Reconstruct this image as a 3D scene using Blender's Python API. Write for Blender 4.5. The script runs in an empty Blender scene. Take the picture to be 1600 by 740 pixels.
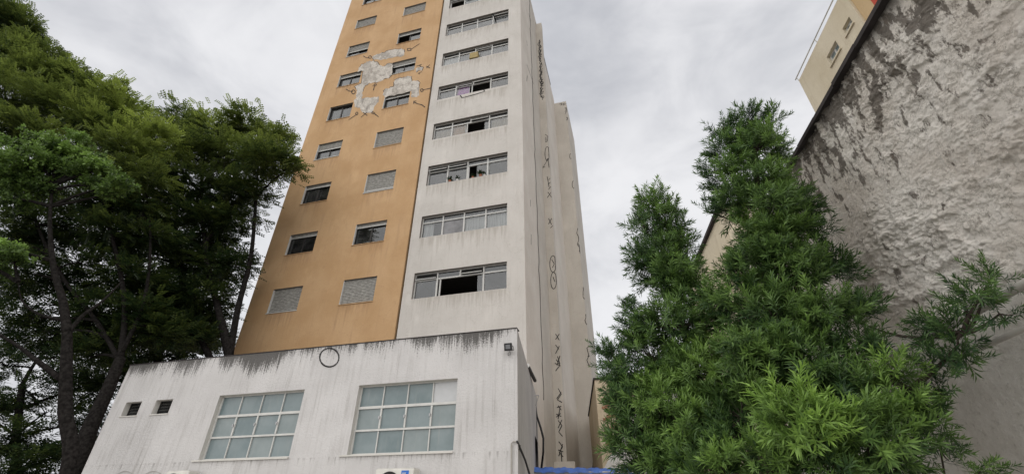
import bpy, bmesh, math, random
import numpy as np
from mathutils import Vector, Matrix

scene = bpy.context.scene
COL = scene.collection
R = math.radians
random.seed(7)
RNG = np.random.default_rng(7)

# ------------------------------------------------------------------ camera
EYE = 1.6
PITCH = math.atan(440 / 700.0)
cam_d = bpy.data.cameras.new('camera')
cam_d.sensor_width = 36.0
cam_d.lens = 36.0 * 700.0 / 1600.0
cam_d.clip_start = 0.05
cam_d.clip_end = 3000
cam = bpy.data.objects.new('camera', cam_d)
COL.objects.link(cam)
cam.location = (0, 0, EYE)
cam.rotation_euler = (R(90) + PITCH, 0, 0)
scene.camera = cam

# ------------------------------------------------------------------ light
scene.view_settings.view_transform = 'Standard'
scene.view_settings.look = 'None'
scene.view_settings.exposure = 0.88
scene.view_settings.gamma = 1.0
SUN_DIR = Vector((-0.38, -0.47, 0.79)).normalized()
sun_d = bpy.data.lights.new('sun', 'SUN')
sun_d.energy = 1.5
sun_d.angle = R(125)
sun_d.color = (1.0, 0.96, 0.9)
sun = bpy.data.objects.new('sun', sun_d)
COL.objects.link(sun)
sun.rotation_euler = SUN_DIR.to_track_quat('Z', 'Y').to_euler()
sun.location = (0, -20, 40)

world = bpy.data.worlds.new('World')
scene.world = world
world.use_nodes = True


class NT:
    """tiny node-tree writer"""
    def __init__(self, tree):
        self.t = tree
        tree.nodes.clear()

    def n(self, kind, ins=None, **props):
        nd = self.t.nodes.new(kind)
        for k, v in props.items():
            setattr(nd, k, v)
        for k, v in (ins or {}).items():
            self.put(nd.inputs[k], v)
        return nd

    def put(self, sock, v):
        if isinstance(v, bpy.types.NodeSocket):
            self.t.links.new(v, sock)
        elif isinstance(v, bpy.types.Node):
            self.t.links.new(v.outputs[0], sock)
        else:
            if sock.type == 'RGBA' and len(v) == 3:
                v = (*v, 1)
            sock.default_value = v

    def math(self, op, a, b=0.0, c=0.0, clamp=False):
        nd = self.n('ShaderNodeMath', {0: a, 1: b, 2: c}, operation=op)
        nd.use_clamp = clamp
        return nd.outputs[0]

    def noise(self, vec, scale, detail=4, rough=0.55, dist=0.0):
        nd = self.n('ShaderNodeTexNoise', {'Vector': vec, 'Scale': scale, 'Detail': detail, 'Roughness': rough, 'Distortion': dist})
        return nd.outputs['Fac']

    def ramp(self, fac, lo, hi, a=0.0, b=1.0):
        nd = self.n('ShaderNodeMapRange', {'Value': fac, 'From Min': lo, 'From Max': hi, 'To Min': a, 'To Max': b}, clamp=True)
        nd.interpolation_type = 'SMOOTHSTEP'
        return nd.outputs[0]

    def mix(self, fac, a, b, blend='MIX'):
        nd = self.n('ShaderNodeMix', data_type='RGBA', blend_type=blend)
        self.put(nd.inputs[0], fac)
        self.put(nd.inputs[6], a)
        self.put(nd.inputs[7], b)
        return nd.outputs[2]

    def scaled(self, vec, s):
        return self.n('ShaderNodeMapping', {'Vector': vec, 'Scale': s}).outputs[0]


w = NT(world.node_tree)
sky = w.n('ShaderNodeTexSky', sky_type='NISHITA', sun_disc=False)
sky.sun_elevation = math.asin(SUN_DIR.z)
sky.sun_rotation = math.atan2(SUN_DIR.x, SUN_DIR.y)
sky.air_density = 1.0
sky.dust_density = 4.0
tc = w.n('ShaderNodeTexCoord').outputs['Generated']
cm = w.scaled(tc, (1.0, 1.0, 1.7))
c1 = w.noise(cm, 1.7, 5, 0.5, 0.3)
c2 = w.noise(cm, 4.6, 5, 0.55, 0.4)
cf = w.math('ADD', w.math('MULTIPLY', c1, 0.62), w.math('MULTIPLY', c2, 0.38))
cloud = w.mix(w.ramp(cf, 0.34, 0.63), (2.85, 2.91, 3.12), (4.8, 4.8, 4.9))
skycol = w.mix(0.96, sky.outputs[0], cloud)
bg = w.n('ShaderNodeBackground', {'Color': skycol, 'Strength': 0.1})
w.n('ShaderNodeOutputWorld', {'Surface': bg.outputs[0]})


# ------------------------------------------------------------------ sight lines: a point of the photograph to a place in the world
CP, SP = math.cos(PITCH), math.sin(PITCH)


def ray(x, y):
    b = 370 - y
    return Vector((x - 800, 700 * CP - b * SP, b * CP + 700 * SP))


def at(x, y, dist):
    r = ray(x, y)
    return Vector((0, 0, EYE)) + r * (dist / r.y)


def pxscale(x, y, dist):
    return dist / ray(x, y).y


# ------------------------------------------------------------------ mesh writing
class MB:
    def __init__(self):
        self.v, self.f = [], []

    def add(self, vs, fs):
        o = len(self.v)
        self.v += [tuple(p) for p in vs]
        self.f += [tuple(i + o for i in q) for q in fs]

    def box(self, x0, x1, y0, y1, z0, z1):
        self.add([(x0, y0, z0), (x1, y0, z0), (x1, y1, z0), (x0, y1, z0), (x0, y0, z1), (x1, y0, z1), (x1, y1, z1), (x0, y1, z1)],
                 [(0, 3, 2, 1), (4, 5, 6, 7), (0, 1, 5, 4), (1, 2, 6, 5), (2, 3, 7, 6), (3, 0, 4, 7)])
        return self

    def quad(self, a, b, c, d):
        self.add([a, b, c, d], [(0, 1, 2, 3)])
        return self

    def tube(self, pts, rad, sides=8, cap=True):
        pts = [Vector(p) for p in pts]
        if not hasattr(rad, '__len__'):
            rad = [rad] * len(pts)
        vs, fs = [], []
        ref = Vector((0.3, 0.2, 1)).normalized()
        for i, p in enumerate(pts):
            d = (pts[min(i + 1, len(pts) - 1)] - pts[max(i - 1, 0)])
            d = d.normalized() if d.length > 1e-9 else Vector((0, 0, 1))
            rf = ref if abs(d.dot(ref)) < 0.95 else Vector((1, 0, 0))
            a = d.cross(rf).normalized()
            b = d.cross(a)
            for k in range(sides):
                t = 2 * math.pi * k / sides
                vs.append(p + (a * math.cos(t) + b * math.sin(t)) * rad[i])
        for i in range(len(pts) - 1):
            for k in range(sides):
                k2 = (k + 1) % sides
                fs.append((i * sides + k, i * sides + k2, (i + 1) * sides + k2, (i + 1) * sides + k))
        if cap:
            fs.append(tuple(range(sides))[::-1])
            fs.append(tuple(range((len(pts) - 1) * sides, len(pts) * sides)))
        self.add(vs, fs)
        return self

    def build(self, name, mat, parent=None, smooth=False, bevel=0.0):
        me = bpy.data.meshes.new(name)
        me.from_pydata(self.v, [], self.f)
        me.update()
        if bevel > 0:
            bm = bmesh.new()
            bm.from_mesh(me)
            bmesh.ops.bevel(bm, geom=bm.edges[:], offset=bevel, segments=2, affect='EDGES', profile=0.5)
            bm.to_mesh(me)
            bm.free()
        return link(name, me, mat, parent, smooth)


def link(name, me, mat, parent=None, smooth=False):
    if mat is not None and not me.materials:
        me.materials.append(mat)
    if smooth:
        me.polygons.foreach_set('use_smooth', [True] * len(me.polygons))
    o = bpy.data.objects.new(name, me)
    COL.objects.link(o)
    if parent is not None:
        o.parent = parent
    return o


def empty(name, loc, rz, label, cat, group=None):
    o = bpy.data.objects.new(name, None)
    o.empty_display_size = 0.3
    COL.objects.link(o)
    o.location = loc
    o.rotation_euler = (0, 0, rz)
    tag(o, label, cat, group)
    return o


def tag(o, label=None, cat=None, group=None, kind=None):
    for k, v in (('label', label), ('category', cat), ('group', group), ('kind', kind)):
        if v:
            o[k] = v
    return o


def ortho_mesh(V, F):
    """numpy verts and equal-sized faces to a mesh"""
    me = bpy.data.meshes.new('m')
    n = F.shape[1]
    me.vertices.add(len(V))
    me.vertices.foreach_set('co', V.astype(np.float32).ravel())
    me.loops.add(F.size)
    me.loops.foreach_set('vertex_index', F.astype(np.int32).ravel())
    me.polygons.add(len(F))
    me.polygons.foreach_set('loop_start', np.arange(0, F.size, n, dtype=np.int32))
    me.update(calc_edges=True)
    return me


def hash2(ix, iy, seed):
    h = (ix * 374761393 + iy * 668265263 + seed * 1442695041) & 0x7fffffff
    h = ((h ^ (h >> 13)) * 1274126177) & 0x7fffffff
    return ((h ^ (h >> 16)) & 0xffff) / 65535.0


def vnoise(x, y, seed=0):
    ix, iy = np.floor(x).astype(np.int64), np.floor(y).astype(np.int64)
    fx, fy = x - ix, y - iy
    fx, fy = fx * fx * (3 - 2 * fx), fy * fy * (3 - 2 * fy)
    a, b = hash2(ix, iy, seed), hash2(ix + 1, iy, seed)
    c, d = hash2(ix, iy + 1, seed), hash2(ix + 1, iy + 1, seed)
    return (a * (1 - fx) + b * fx) * (1 - fy) + (c * (1 - fx) + d * fx) * fy


def fbm(x, y, seed=0, octv=4, gain=0.5):
    s, a, t = 0, 1.0, 0
    for i in range(octv):
        s = s + a * vnoise(x, y, seed + i * 17)
        t += a
        a *= gain
        x, y = x * 2.03 + 3.1, y * 2.03 + 1.7
    return s / t


# ------------------------------------------------------------------ materials
def new_mat(name):
    m = bpy.data.materials.new(name)
    m.use_nodes = True
    return m, NT(m.node_tree)


def finish(nt, col, rough=0.8, bump=None, bstr=0.3, bdist=0.01, metal=0.0, spec=0.3, **kw):
    ins = {'Base Color': col, 'Roughness': rough, 'Metallic': metal, 'Specular IOR Level': spec}
    ins.update(kw)
    if bump is not None:
        ins['Normal'] = nt.n('ShaderNodeBump', {'Height': bump, 'Strength': bstr, 'Distance': bdist}).outputs[0]
    p = nt.n('ShaderNodeBsdfPrincipled', ins)
    nt.n('ShaderNodeOutputMaterial', {'Surface': p.outputs[0]})


def simple(name, col, rough=0.6, var=0.12, scale=6.0, metal=0.0, spec=0.3):
    m, t = new_mat(name)
    o = t.n('ShaderNodeTexCoord').outputs['Object']
    f = t.noise(o, scale, 5)
    c = t.mix(t.ramp(f, 0.3, 0.7), tuple(x * (1 - var) for x in col), tuple(min(1, x * (1 + var)) for x in col))
    finish(t, c, rough, f, 0.1, 0.003, metal, spec)
    return m


def stucco(name, a, b, streak=(0.3, 0.28, 0.25), sk=0.25, grid=False, rough=0.9, sills=None):
    """painted render: blotches, faint vertical run marks, fine grain"""
    m, t = new_mat(name)
    o = t.n('ShaderNodeTexCoord').outputs['Object']
    big = t.noise(o, 0.55, 5, 0.6)
    col = t.mix(t.ramp(big, 0.32, 0.68), a, b)
    run = t.noise(t.scaled(o, (3.2, 3.2, 0.16)), 1.6, 6, 0.65)
    spot = t.noise(o, 1.1, 4, 0.6)
    f = t.math('MULTIPLY', t.ramp(run, 0.5, 0.78), t.ramp(spot, 0.35, 0.7))
    col = t.mix(t.math('MULTIPLY', f, sk), col, streak)
    grain = t.noise(o, 14, 6, 0.7)
    col = t.mix(t.ramp(grain, 0.3, 0.75, 0, 0.16), col, tuple(x * 0.7 for x in a))
    if grid:
        g = t.n('ShaderNodeSeparateXYZ', {0: o})
        z = t.math('FRACT', t.math('MULTIPLY', g.outputs[2], 1 / 1.0))
        ln = t.ramp(t.math('ABSOLUTE', t.math('SUBTRACT', z, 0.5)), 0.0, 0.012, 1, 0)
        col = t.mix(t.math('MULTIPLY', ln, 0.12), col, streak)
    if sills:
        z_off, pitch, spans = sills
        g = t.n('ShaderNodeSeparateXYZ', {0: o})
        down = t.math('MULTIPLY', t.math('SUBTRACT', 1.0, t.math('FRACT', t.math('DIVIDE', t.math('SUBTRACT', g.outputs[2], z_off), pitch))), pitch)
        inx = 0.0
        for x0, x1 in spans:
            m1 = t.math('MULTIPLY', t.ramp(g.outputs[0], x0 - .05, x0 + .1), t.ramp(g.outputs[0], x1 - .1, x1 + .05, 1, 0))
            inx = t.math('ADD', inx, m1)
        dn = t.noise(t.scaled(o, (7, 7, 0.35)), 1.3, 5, 0.7)
        amt = t.ramp(t.math('SUBTRACT', dn, t.math('MULTIPLY', down, 0.22)), 0.34, 0.56)
        col = t.mix(t.math('MULTIPLY', t.math('MULTIPLY', amt, inx), 0.42), col, streak)
    wash = t.noise(t.scaled(o, (0.9, 0.9, 0.5)), 1.0, 6, 0.65)
    col = t.mix(t.ramp(wash, 0.52, 0.72, 0, 0.3), col, tuple(min(.75, x * 1.18 + .03) for x in b))
    crack = t.noise(t.scaled(o, (1, 1, 0.7)), 0.8, 8, 0.6, 0.5)
    col = t.mix(t.ramp(t.math('ABSOLUTE', t.math('SUBTRACT', crack, 0.5)), 0.0, 0.004, 0.35, 0), col, streak)
    fine = t.noise(o, 55, 3, 0.6)
    finish(t, col, rough, t.math('ADD', fine, t.math('MULTIPLY', grain, 2.0)), 0.35, 0.012, spec=0.2)
    return m


M = {}
M['orange'] = stucco('ochre_paint', (0.475, 0.30, 0.155), (0.55, 0.365, 0.205), (0.3, 0.18, 0.1), 0.55, sills=(9.55, 3.09, [(-12.25, -10.6), (-8.47, -6.76)]))
M['white'] = stucco('off_white_paint', (0.53, 0.505, 0.47), (0.6, 0.575, 0.54), (0.28, 0.245, 0.2), 0.55, sills=(9.47, 3.05, [(-5.0, -0.76)]))
M['side'] = stucco('beige_render', (0.6, 0.55, 0.485), (0.68, 0.63, 0.565), (0.36, 0.31, 0.25), 0.5)
M['side_b'] = stucco('beige_render_dull', (0.5, 0.46, 0.405), (0.58, 0.54, 0.48), (0.3, 0.26, 0.21), 0.4)
M['cream'] = stucco('cream_render', (0.54, 0.475, 0.35), (0.62, 0.56, 0.44), (0.33, 0.26, 0.16), 0.5)
M['tan'] = stucco('tan_render', (0.50, 0.36, 0.2), (0.56, 0.42, 0.25), (0.3, 0.22, 0.13), 0.4)
M['red'] = stucco('red_paint', (0.42, 0.07, 0.05), (0.48, 0.09, 0.06), (0.25, 0.05, 0.04), 0.3)
M['ochre_wall'] = stucco('weathered_ochre', (0.46, 0.38, 0.26), (0.55, 0.47, 0.35), (0.2, 0.15, 0.1), 0.6)
M['reveal'] = simple('grey_reveal', (0.27, 0.25, 0.23), 0.9)
M['alu'] = simple('white_aluminium', (0.53, 0.53, 0.51), 0.45, 0.06)
M['dark_frame'] = simple('dark_bronze_frame', (0.028, 0.026, 0.025), 0.4)
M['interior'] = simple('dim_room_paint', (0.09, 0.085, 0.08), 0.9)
M['black'] = simple('black_plastic', (0.02, 0.02, 0.021), 0.45)
M['spray'] = simple('black_spray_paint', (0.022, 0.02, 0.02), 0.7)
M['coping'] = simple('sooty_coping', (0.035, 0.03, 0.03), 0.9, 0.3)
M['acwhite'] = simple('ac_casing', (0.6, 0.59, 0.55), 0.5, 0.08)
M['sticker'] = simple('blue_sticker', (0.03, 0.14, 0.5), 0.4, 0.05)
M['pvc'] = simple('grey_plastic_pipe', (0.36, 0.345, 0.315), 0.5, 0.1)
M['steel'] = simple('galvanised_steel', (0.35, 0.35, 0.36), 0.4, 0.1, metal=0.6)
M['box'] = simple('cardboard', (0.36, 0.28, 0.13), 0.85)
M['pot'] = simple('terracotta', (0.3, 0.12, 0.07), 0.85)
M['roof'] = simple('roof_membrane', (0.25, 0.24, 0.23), 0.9)
M['lamp_glass'] = simple('lamp_glass', (0.16, 0.165, 0.175), 0.3, spec=0.4)
M['conc'] = simple('wall_core', (0.36, 0.34, 0.31), 0.95)
M['whitewall'] = stucco('white_low_wall', (0.55, 0.54, 0.5), (0.62, 0.6, 0.57))


def glass_mat(name, tint, fac):
    m, t = new_mat(name)
    tr = t.n('ShaderNodeBsdfTransparent', {'Color': tint})
    gl = t.n('ShaderNodeBsdfGlossy', {'Color': (0.85, 0.88, 0.9), 'Roughness': 0.04})
    o = t.n('ShaderNodeTexCoord').outputs['Object']
    dirt = t.n('ShaderNodeBsdfDiffuse', {'Color': (0.4, 0.4, 0.4)})
    fr = t.n('ShaderNodeFresnel', {'IOR': 1.5}).outputs[0]
    f = t.math('ADD', fr, fac, clamp=True)
    s = t.n('ShaderNodeMixShader', {0: f, 1: tr.outputs[0], 2: gl.outputs[0]})
    s2 = t.n('ShaderNodeMixShader', {0: t.ramp(t.noise(o, 3, 4), 0.3, 0.8, 0.02, 0.1), 1: s.outputs[0], 2: dirt.outputs[0]})
    t.n('ShaderNodeOutputMaterial', {'Surface': s2.outputs[0]})
    return m


M['glass'] = glass_mat('window_glass', (0.8, 0.83, 0.84), 0.06)
M['glass_dark'] = glass_mat('tinted_glass', (0.4, 0.42, 0.43), 0.05)


def frosted(name, a, b):
    m, t = new_mat(name)
    o = t.n('ShaderNodeTexCoord').outputs['Object']
    f = t.noise(o, 2.2, 5, 0.6)
    col = t.mix(t.ramp(f, 0.3, 0.7), a, b)
    drip = t.noise(t.scaled(o, (9, 9, 0.8)), 1.5, 4, 0.6)
    col = t.mix(t.ramp(drip, 0.55, 0.8, 0, 0.35), col, (0.3, 0.3, 0.28))
    finish(t, col, 0.28, t.noise(o, 60, 2), 0.12, 0.003, spec=0.5)
    return m


M['frost'] = frosted('frosted_blue_glass', (0.145, 0.19, 0.2), (0.19, 0.235, 0.245))
M['frost_pane'] = frosted('patterned_glass', (0.1, 0.1, 0.105), (0.2, 0.2, 0.21))
M['frost_b'] = frosted('frosted_grey_glass', (0.12, 0.165, 0.175), (0.17, 0.215, 0.225))
M['frost_c'] = frosted('frosted_dusty_glass', (0.17, 0.21, 0.215), (0.22, 0.26, 0.265))
M['frost_pale'] = frosted('pale_film_glass', (0.38, 0.39, 0.4), (0.46, 0.47, 0.48))


def curtain_mat(name, col):
    m, t = new_mat(name)
    o = t.n('ShaderNodeTexCoord').outputs['Object']
    f = t.noise(t.scaled(o, (14, 1, 0.5)), 1.3, 3)
    c = t.mix(t.ramp(f, 0.3, 0.7), tuple(x * 0.7 for x in col), col)
    finish(t, c, 0.9)
    return m


M['cur_white'] = curtain_mat('white_curtain', (0.62, 0.61, 0.59))
M['cur_beige'] = curtain_mat('beige_curtain', (0.44, 0.37, 0.29))
M['cur_orange'] = curtain_mat('peach_curtain', (0.5, 0.3, 0.14))
M['cur_purple'] = curtain_mat('purple_curtain', (0.5, 0.08, 0.55))
M['cur_grey'] = curtain_mat('grey_curtain', (0.17, 0.17, 0.175))


def shutter_mat():
    m, t = new_mat('roller_shutter_grey')
    o = t.n('ShaderNodeTexCoord').outputs['Object']
    f = t.noise(t.scaled(o, (5, 1, 14)), 1.2, 5, 0.65)
    c = t.mix(t.ramp(f, 0.3, 0.72), (0.2, 0.195, 0.18), (0.44, 0.43, 0.4))
    finish(t, c, 0.6)
    return m


M['shutter'] = shutter_mat()


def patch_mat():
    m, t = new_mat('bare_mortar')
    o = t.n('ShaderNodeTexCoord').outputs['Object']
    a = t.noise(o, 2.2, 6, 0.7)
    b = t.noise(o, 9, 5, 0.7)
    v = t.n('ShaderNodeTexVoronoi', {'Vector': o, 'Scale': 5.0}, feature='DISTANCE_TO_EDGE').outputs['Distance']
    cell = t.n('ShaderNodeSeparateColor', {0: t.n('ShaderNodeTexVoronoi', {'Vector': o, 'Scale': 3.5}).outputs['Color']}).outputs[0]
    c = t.mix(t.ramp(a, 0.35, 0.65), (0.33, 0.3, 0.265), (0.52, 0.48, 0.43))
    c = t.mix(t.ramp(b, 0.5, 0.7, 0, 0.45), c, (0.62, 0.58, 0.53))
    c = t.mix(t.ramp(cell, 0.5, 0.6, 0, 0.55), c, (0.68, 0.64, 0.58))
    c = t.mix(t.ramp(v, 0.0, 0.06, 0.5, 0), c, (0.2, 0.18, 0.16))
    st = t.noise(t.scaled(o, (2.5, 1, 0.5)), 1.0, 4)
    c = t.mix(t.ramp(st, 0.56, 0.7, 0, 0.6), c, (0.14, 0.13, 0.12))
    finish(t, c, 0.95, b, 0.6, 0.03)
    return m


M['mortar'] = patch_mat()


def annex_mat():
    m, t = new_mat('stained_white_render')
    o = t.n('ShaderNodeTexCoord').outputs['Object']
    s = t.n('ShaderNodeSeparateXYZ', {0: o})
    x, y, z = s.outputs[0], s.outputs[1], s.outputs[2]
    big = t.noise(o, 0.8, 5, 0.6)
    col = t.mix(t.ramp(big, 0.3, 0.7), (0.5, 0.49, 0.485), (0.58, 0.57, 0.565))
    # grey weathering runs, long and faint
    run = t.noise(t.scaled(o, (6, 6, 0.26)), 1.9, 6, 0.7)
    col = t.mix(t.math('MULTIPLY', t.math('MULTIPLY', t.ramp(run, 0.46, 0.66), t.ramp(t.noise(o, 1.3, 3), 0.32, 0.68)), 0.5), col, (0.3, 0.285, 0.27))
    # dark algae runs that start from the parapet edge
    down = t.math('SUBTRACT', 5.215, z)
    reach = t.math('ADD', t.math('MULTIPLY', t.noise(t.scaled(o, (9, 9, 0.5)), 1.0, 3, 0.7), 0.4), t.math('MULTIPLY', t.noise(t.scaled(o, (30, 30, 0.8)), 1.0, 4, 0.75), 0.6))
    patch = t.noise(t.scaled(o, (0.8, 0.8, 0.3)), 1.0, 3, 0.5)
    k = t.math('ADD', t.math('MULTIPLY', reach, 1.7), t.math('MULTIPLY', patch, 1.2))
    k = t.math('SUBTRACT', k, t.math('MULTIPLY', down, 0.8))
    k = t.math('ADD', k, t.math('MULTIPLY', t.math('SUBTRACT', t.noise(o, 30, 4, 0.7), 0.5), 0.7))
    f = t.ramp(k, 1.19, 1.42)
    col = t.mix(t.math('MULTIPLY', f, 0.86), col, (0.05, 0.047, 0.043))
    # spray of black mould spots lower down
    sp = t.math('MULTIPLY', t.ramp(t.noise(t.scaled(o, (1, 1, 0.6)), 16, 5, 0.75), 0.62, 0.7), t.ramp(t.noise(o, 0.9, 3), 0.52, 0.66))
    sp = t.math('MULTIPLY', sp, t.ramp(down, 0.2, 1.3, 1, 0))
    col = t.mix(t.math('MULTIPLY', sp, 0.85), col, (0.06, 0.055, 0.05))
    # drips below the window sills
    dz = t.math('SUBTRACT', 2.74, z)
    dr = t.math('SUBTRACT', t.noise(t.scaled(o, (13, 13, 0.4)), 1.0, 3, 0.7), t.math('MULTIPLY', dz, 0.7))
    dr = t.math('MULTIPLY', t.ramp(dr, 0.46, 0.62), t.ramp(dz, 0.0, 0.02))
    col = t.mix(t.math('MULTIPLY', dr, 0.45), col, (0.15, 0.14, 0.13))
    g = t.noise(o, 22, 6, 0.7)
    col = t.mix(t.ramp(g, 0.55, 0.75, 0, 0.22), col, (0.33, 0.31, 0.3))
    finish(t, col, 0.95, g, 0.55, 0.03, spec=0.15)
    return m


M['annex'] = annex_mat()


def rough_mat():
    m, t = new_mat('rough_old_render')
    o = t.n('ShaderNodeTexCoord').outputs['Object']
    s = t.n('ShaderNodeSeparateXYZ', {0: o})
    z, yy = s.outputs[2], s.outputs[1]
    a = t.noise(o, 1.4, 6, 0.65)
    col = t.mix(t.ramp(a, 0.34, 0.66), (0.64, 0.59, 0.53), (0.78, 0.745, 0.69))
    b = t.noise(t.scaled(o, (1, 1.3, 0.9)), 8, 7, 0.75, 0.1)
    col = t.mix(t.ramp(b, 0.5, 0.66, 0, 0.6), col, (0.74, 0.71, 0.67))
    c2 = t.noise(o, 0.9, 4, 0.6)
    col = t.mix(t.ramp(c2, 0.58, 0.75, 0, 0.3), col, (0.42, 0.32, 0.22))
    # dark mould blotches hanging from the top and scattered
    top = t.ramp(z, 3.35, 5.05)
    blot = t.noise(t.scaled(o, (1, 2.2, 1.0)), 3.6, 7, 0.68, 0.1)
    k = t.math('ADD', blot, t.math('MULTIPLY', top, 0.15))
    f = t.ramp(k, 0.60, 0.66)
    low = t.ramp(z, 2.7, 3.0, 0.15, 1)
    col = t.mix(t.math('MULTIPLY', t.math('MULTIPLY', f, 0.85), low), col, (0.1, 0.085, 0.07))
    edge = t.ramp(t.math('ADD', z, t.math('MULTIPLY', t.noise(t.scaled(o, (1, 6, 0.8)), 1.2, 4), 0.5)), 5.02, 5.3)
    col = t.mix(t.math('MULTIPLY', edge, 0.85), col, (0.05, 0.045, 0.04))
    soft = t.noise(o, 3.1, 5, 0.7)
    col = t.mix(t.ramp(soft, 0.58, 0.72, 0, 0.4), col, (0.22, 0.18, 0.145))
    spk = t.noise(t.scaled(o, (1, 1.0, 0.75)), 5.5, 7, 0.7)
    col = t.mix(t.math('MULTIPLY', t.ramp(spk, 0.61, 0.67, 0, 0.6), low), col, (0.13, 0.108, 0.086))
    vein = t.noise(o, 3.4, 9, 0.7, 0.2)
    col = t.mix(t.math('MULTIPLY', t.ramp(t.math('ABSOLUTE', t.math('SUBTRACT', vein, 0.5)), 0.0, 0.014, 0.55, 0), low), col, (0.2, 0.17, 0.14))
    # newer smooth white render at the foot
    foot = t.ramp(t.math('ADD', z, t.math('MULTIPLY', t.math('SUBTRACT', t.noise(o, 2.5, 4), 0.5), 0.5)), 2.72, 2.9, 0.75, 0)
    col = t.mix(foot, col, t.mix(t.ramp(b, 0.35, 0.7), (0.62, 0.6, 0.555), (0.74, 0.72, 0.68)))
    g = t.noise(o, 26, 8, 0.78)
    col = t.mix(t.ramp(g, 0.53, 0.7, 0, 0.5), col, (0.24, 0.21, 0.18))
    finish(t, col, 0.95, t.math('ADD', g, t.math('MULTIPLY', b, 1.2)), 0.9, 0.035, spec=0.12)
    return m


M['rough'] = rough_mat()


def leaf_mat(name, dark, light, transl=0.25, rough=0.45):
    m, t = new_mat(name)
    v = t.n('ShaderNodeAttribute', attribute_name='tint')
    f = t.n('ShaderNodeSeparateColor', {0: v.outputs['Color']}).outputs[0]
    o = t.n('ShaderNodeTexCoord').outputs['Object']
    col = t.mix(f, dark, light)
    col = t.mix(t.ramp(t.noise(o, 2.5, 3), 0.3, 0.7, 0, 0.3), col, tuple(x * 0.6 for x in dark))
    p = t.n('ShaderNodeBsdfPrincipled', {'Base Color': col, 'Roughness': rough, 'Specular IOR Level': 0.35})
    tr = t.n('ShaderNodeBsdfTranslucent', {'Color': col})
    s = t.n('ShaderNodeMixShader', {0: transl, 1: p.outputs[0], 2: tr.outputs[0]})
    t.n('ShaderNodeOutputMaterial', {'Surface': s.outputs[0]})
    return m


M['leaf_pod'] = leaf_mat('podocarpus_leaf', (0.028, 0.072, 0.028), (0.31, 0.5, 0.095), 0.3)
M['leaf_dark'] = leaf_mat('dark_pinnate_leaf', (0.018, 0.038, 0.014), (0.4, 0.5, 0.10), 0.45)
M['leaf_light'] = leaf_mat('pale_broad_leaf', (0.03, 0.06, 0.016), (0.27, 0.43, 0.09), 0.4)
M['bark'] = simple('dark_bark', (0.017, 0.0155, 0.0145), 1.0, 0.5, 14, spec=0.03)
M['bark_pod'] = simple('grey_brown_bark', (0.04, 0.031, 0.025), 0.95, 0.3, 14)

# ------------------------------------------------------------------ ground
g = MB()
g.quad((-1500, -1500, 0), (1500, -1500, 0), (1500, 1500, 0), (-1500, 1500, 0))
M['ground'] = simple('worn_asphalt', (0.06, 0.058, 0.055), 0.95, 0.25, 3)
tag(g.build('ground', M['ground']), kind='structure')
g = MB().box(-14, 7, -12.0, 34, 0.004, 0.012)  # unseen paving, widened and made pale to bounce light up the boundary wall
M['paving'] = simple('alley_concrete', (0.42, 0.4, 0.37), 0.95, 0.2, 2)
tag(g.build('pavement', M['paving']), kind='structure')

# ------------------------------------------------------------------ apartment tower
ROT = R(-15)
C = Vector((0.537, 16.2, 0))
tower = empty('apartment_tower', C, ROT, 'tall apartment tower with ochre and white facade and plaster falling off', 'apartment building')
RINV = Matrix.Rotation(-ROT, 3, 'Z')
DV = Matrix.Rotation(ROT, 3, 'Z')


def to_local(p, origin):
    return RINV @ (p - origin)


def on_front(x, y, origin, yl):
    """sight line to the plane local y = yl of a building turned like the tower"""
    o = to_local(Vector((0, 0, EYE)), origin)
    d = RINV @ ray(x, y)
    return o + d * ((yl - o.y) / d.y)


def on_side(x, y, origin, xl):
    o = to_local(Vector((0, 0, EYE)), origin)
    d = RINV @ ray(x, y)
    return o + d * ((xl - o.x) / d.x)


def wall_with_holes(x0, x1, z0, z1, y, holes, depth):
    """front sheet with openings and their reveals; returns (sheet, reveals)"""
    xs = sorted({x0, x1, *[h[0] for h in holes], *[h[1] for h in holes]})
    zs = sorted({z0, z1, *[h[2] for h in holes], *[h[3] for h in holes]})
    mb, rvs = MB(), []
    for i in range(len(xs) - 1):
        for j in range(len(zs) - 1):
            cx, cz = (xs[i] + xs[i + 1]) / 2, (zs[j] + zs[j + 1]) / 2
            if any(h[0] < cx < h[1] and h[2] < cz < h[3] for h in holes):
                continue
            mb.quad((xs[i], y, zs[j]), (xs[i + 1], y, zs[j]), (xs[i + 1], y, zs[j + 1]), (xs[i], y, zs[j + 1]))
    for a, b, c, d in holes:
        e = y + depth
        rv = MB()
        rvs.append(rv)
        rv.quad((a, y, c), (a, e, c), (b, e, c), (b, y, c))
        rv.quad((a, y, d), (b, y, d), (b, e, d), (a, e, d))
        rv.quad((a, y, c), (a, y, d), (a, e, d), (a, e, c))
        rv.quad((b, y, c), (b, e, c), (b, e, d), (b, y, d))
    return mb, rvs


def room(x0, x1, z0, z1, y0, y1):
    mb = MB()
    mb.quad((x0, y1, z0), (x1, y1, z0), (x1, y1, z1), (x0, y1, z1))
    mb.quad((x0, y0, z0), (x1, y0, z0), (x1, y1, z0), (x0, y1, z0))
    mb.quad((x0, y0, z1), (x0, y1, z1), (x1, y1, z1), (x1, y0, z1))
    mb.quad((x0, y0, z0), (x0, y1, z0), (x0, y1, z1), (x0, y0, z1))
    mb.quad((x1, y0, z0), (x1, y0, z1), (x1, y1, z1), (x1, y1, z0))
    return mb


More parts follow.
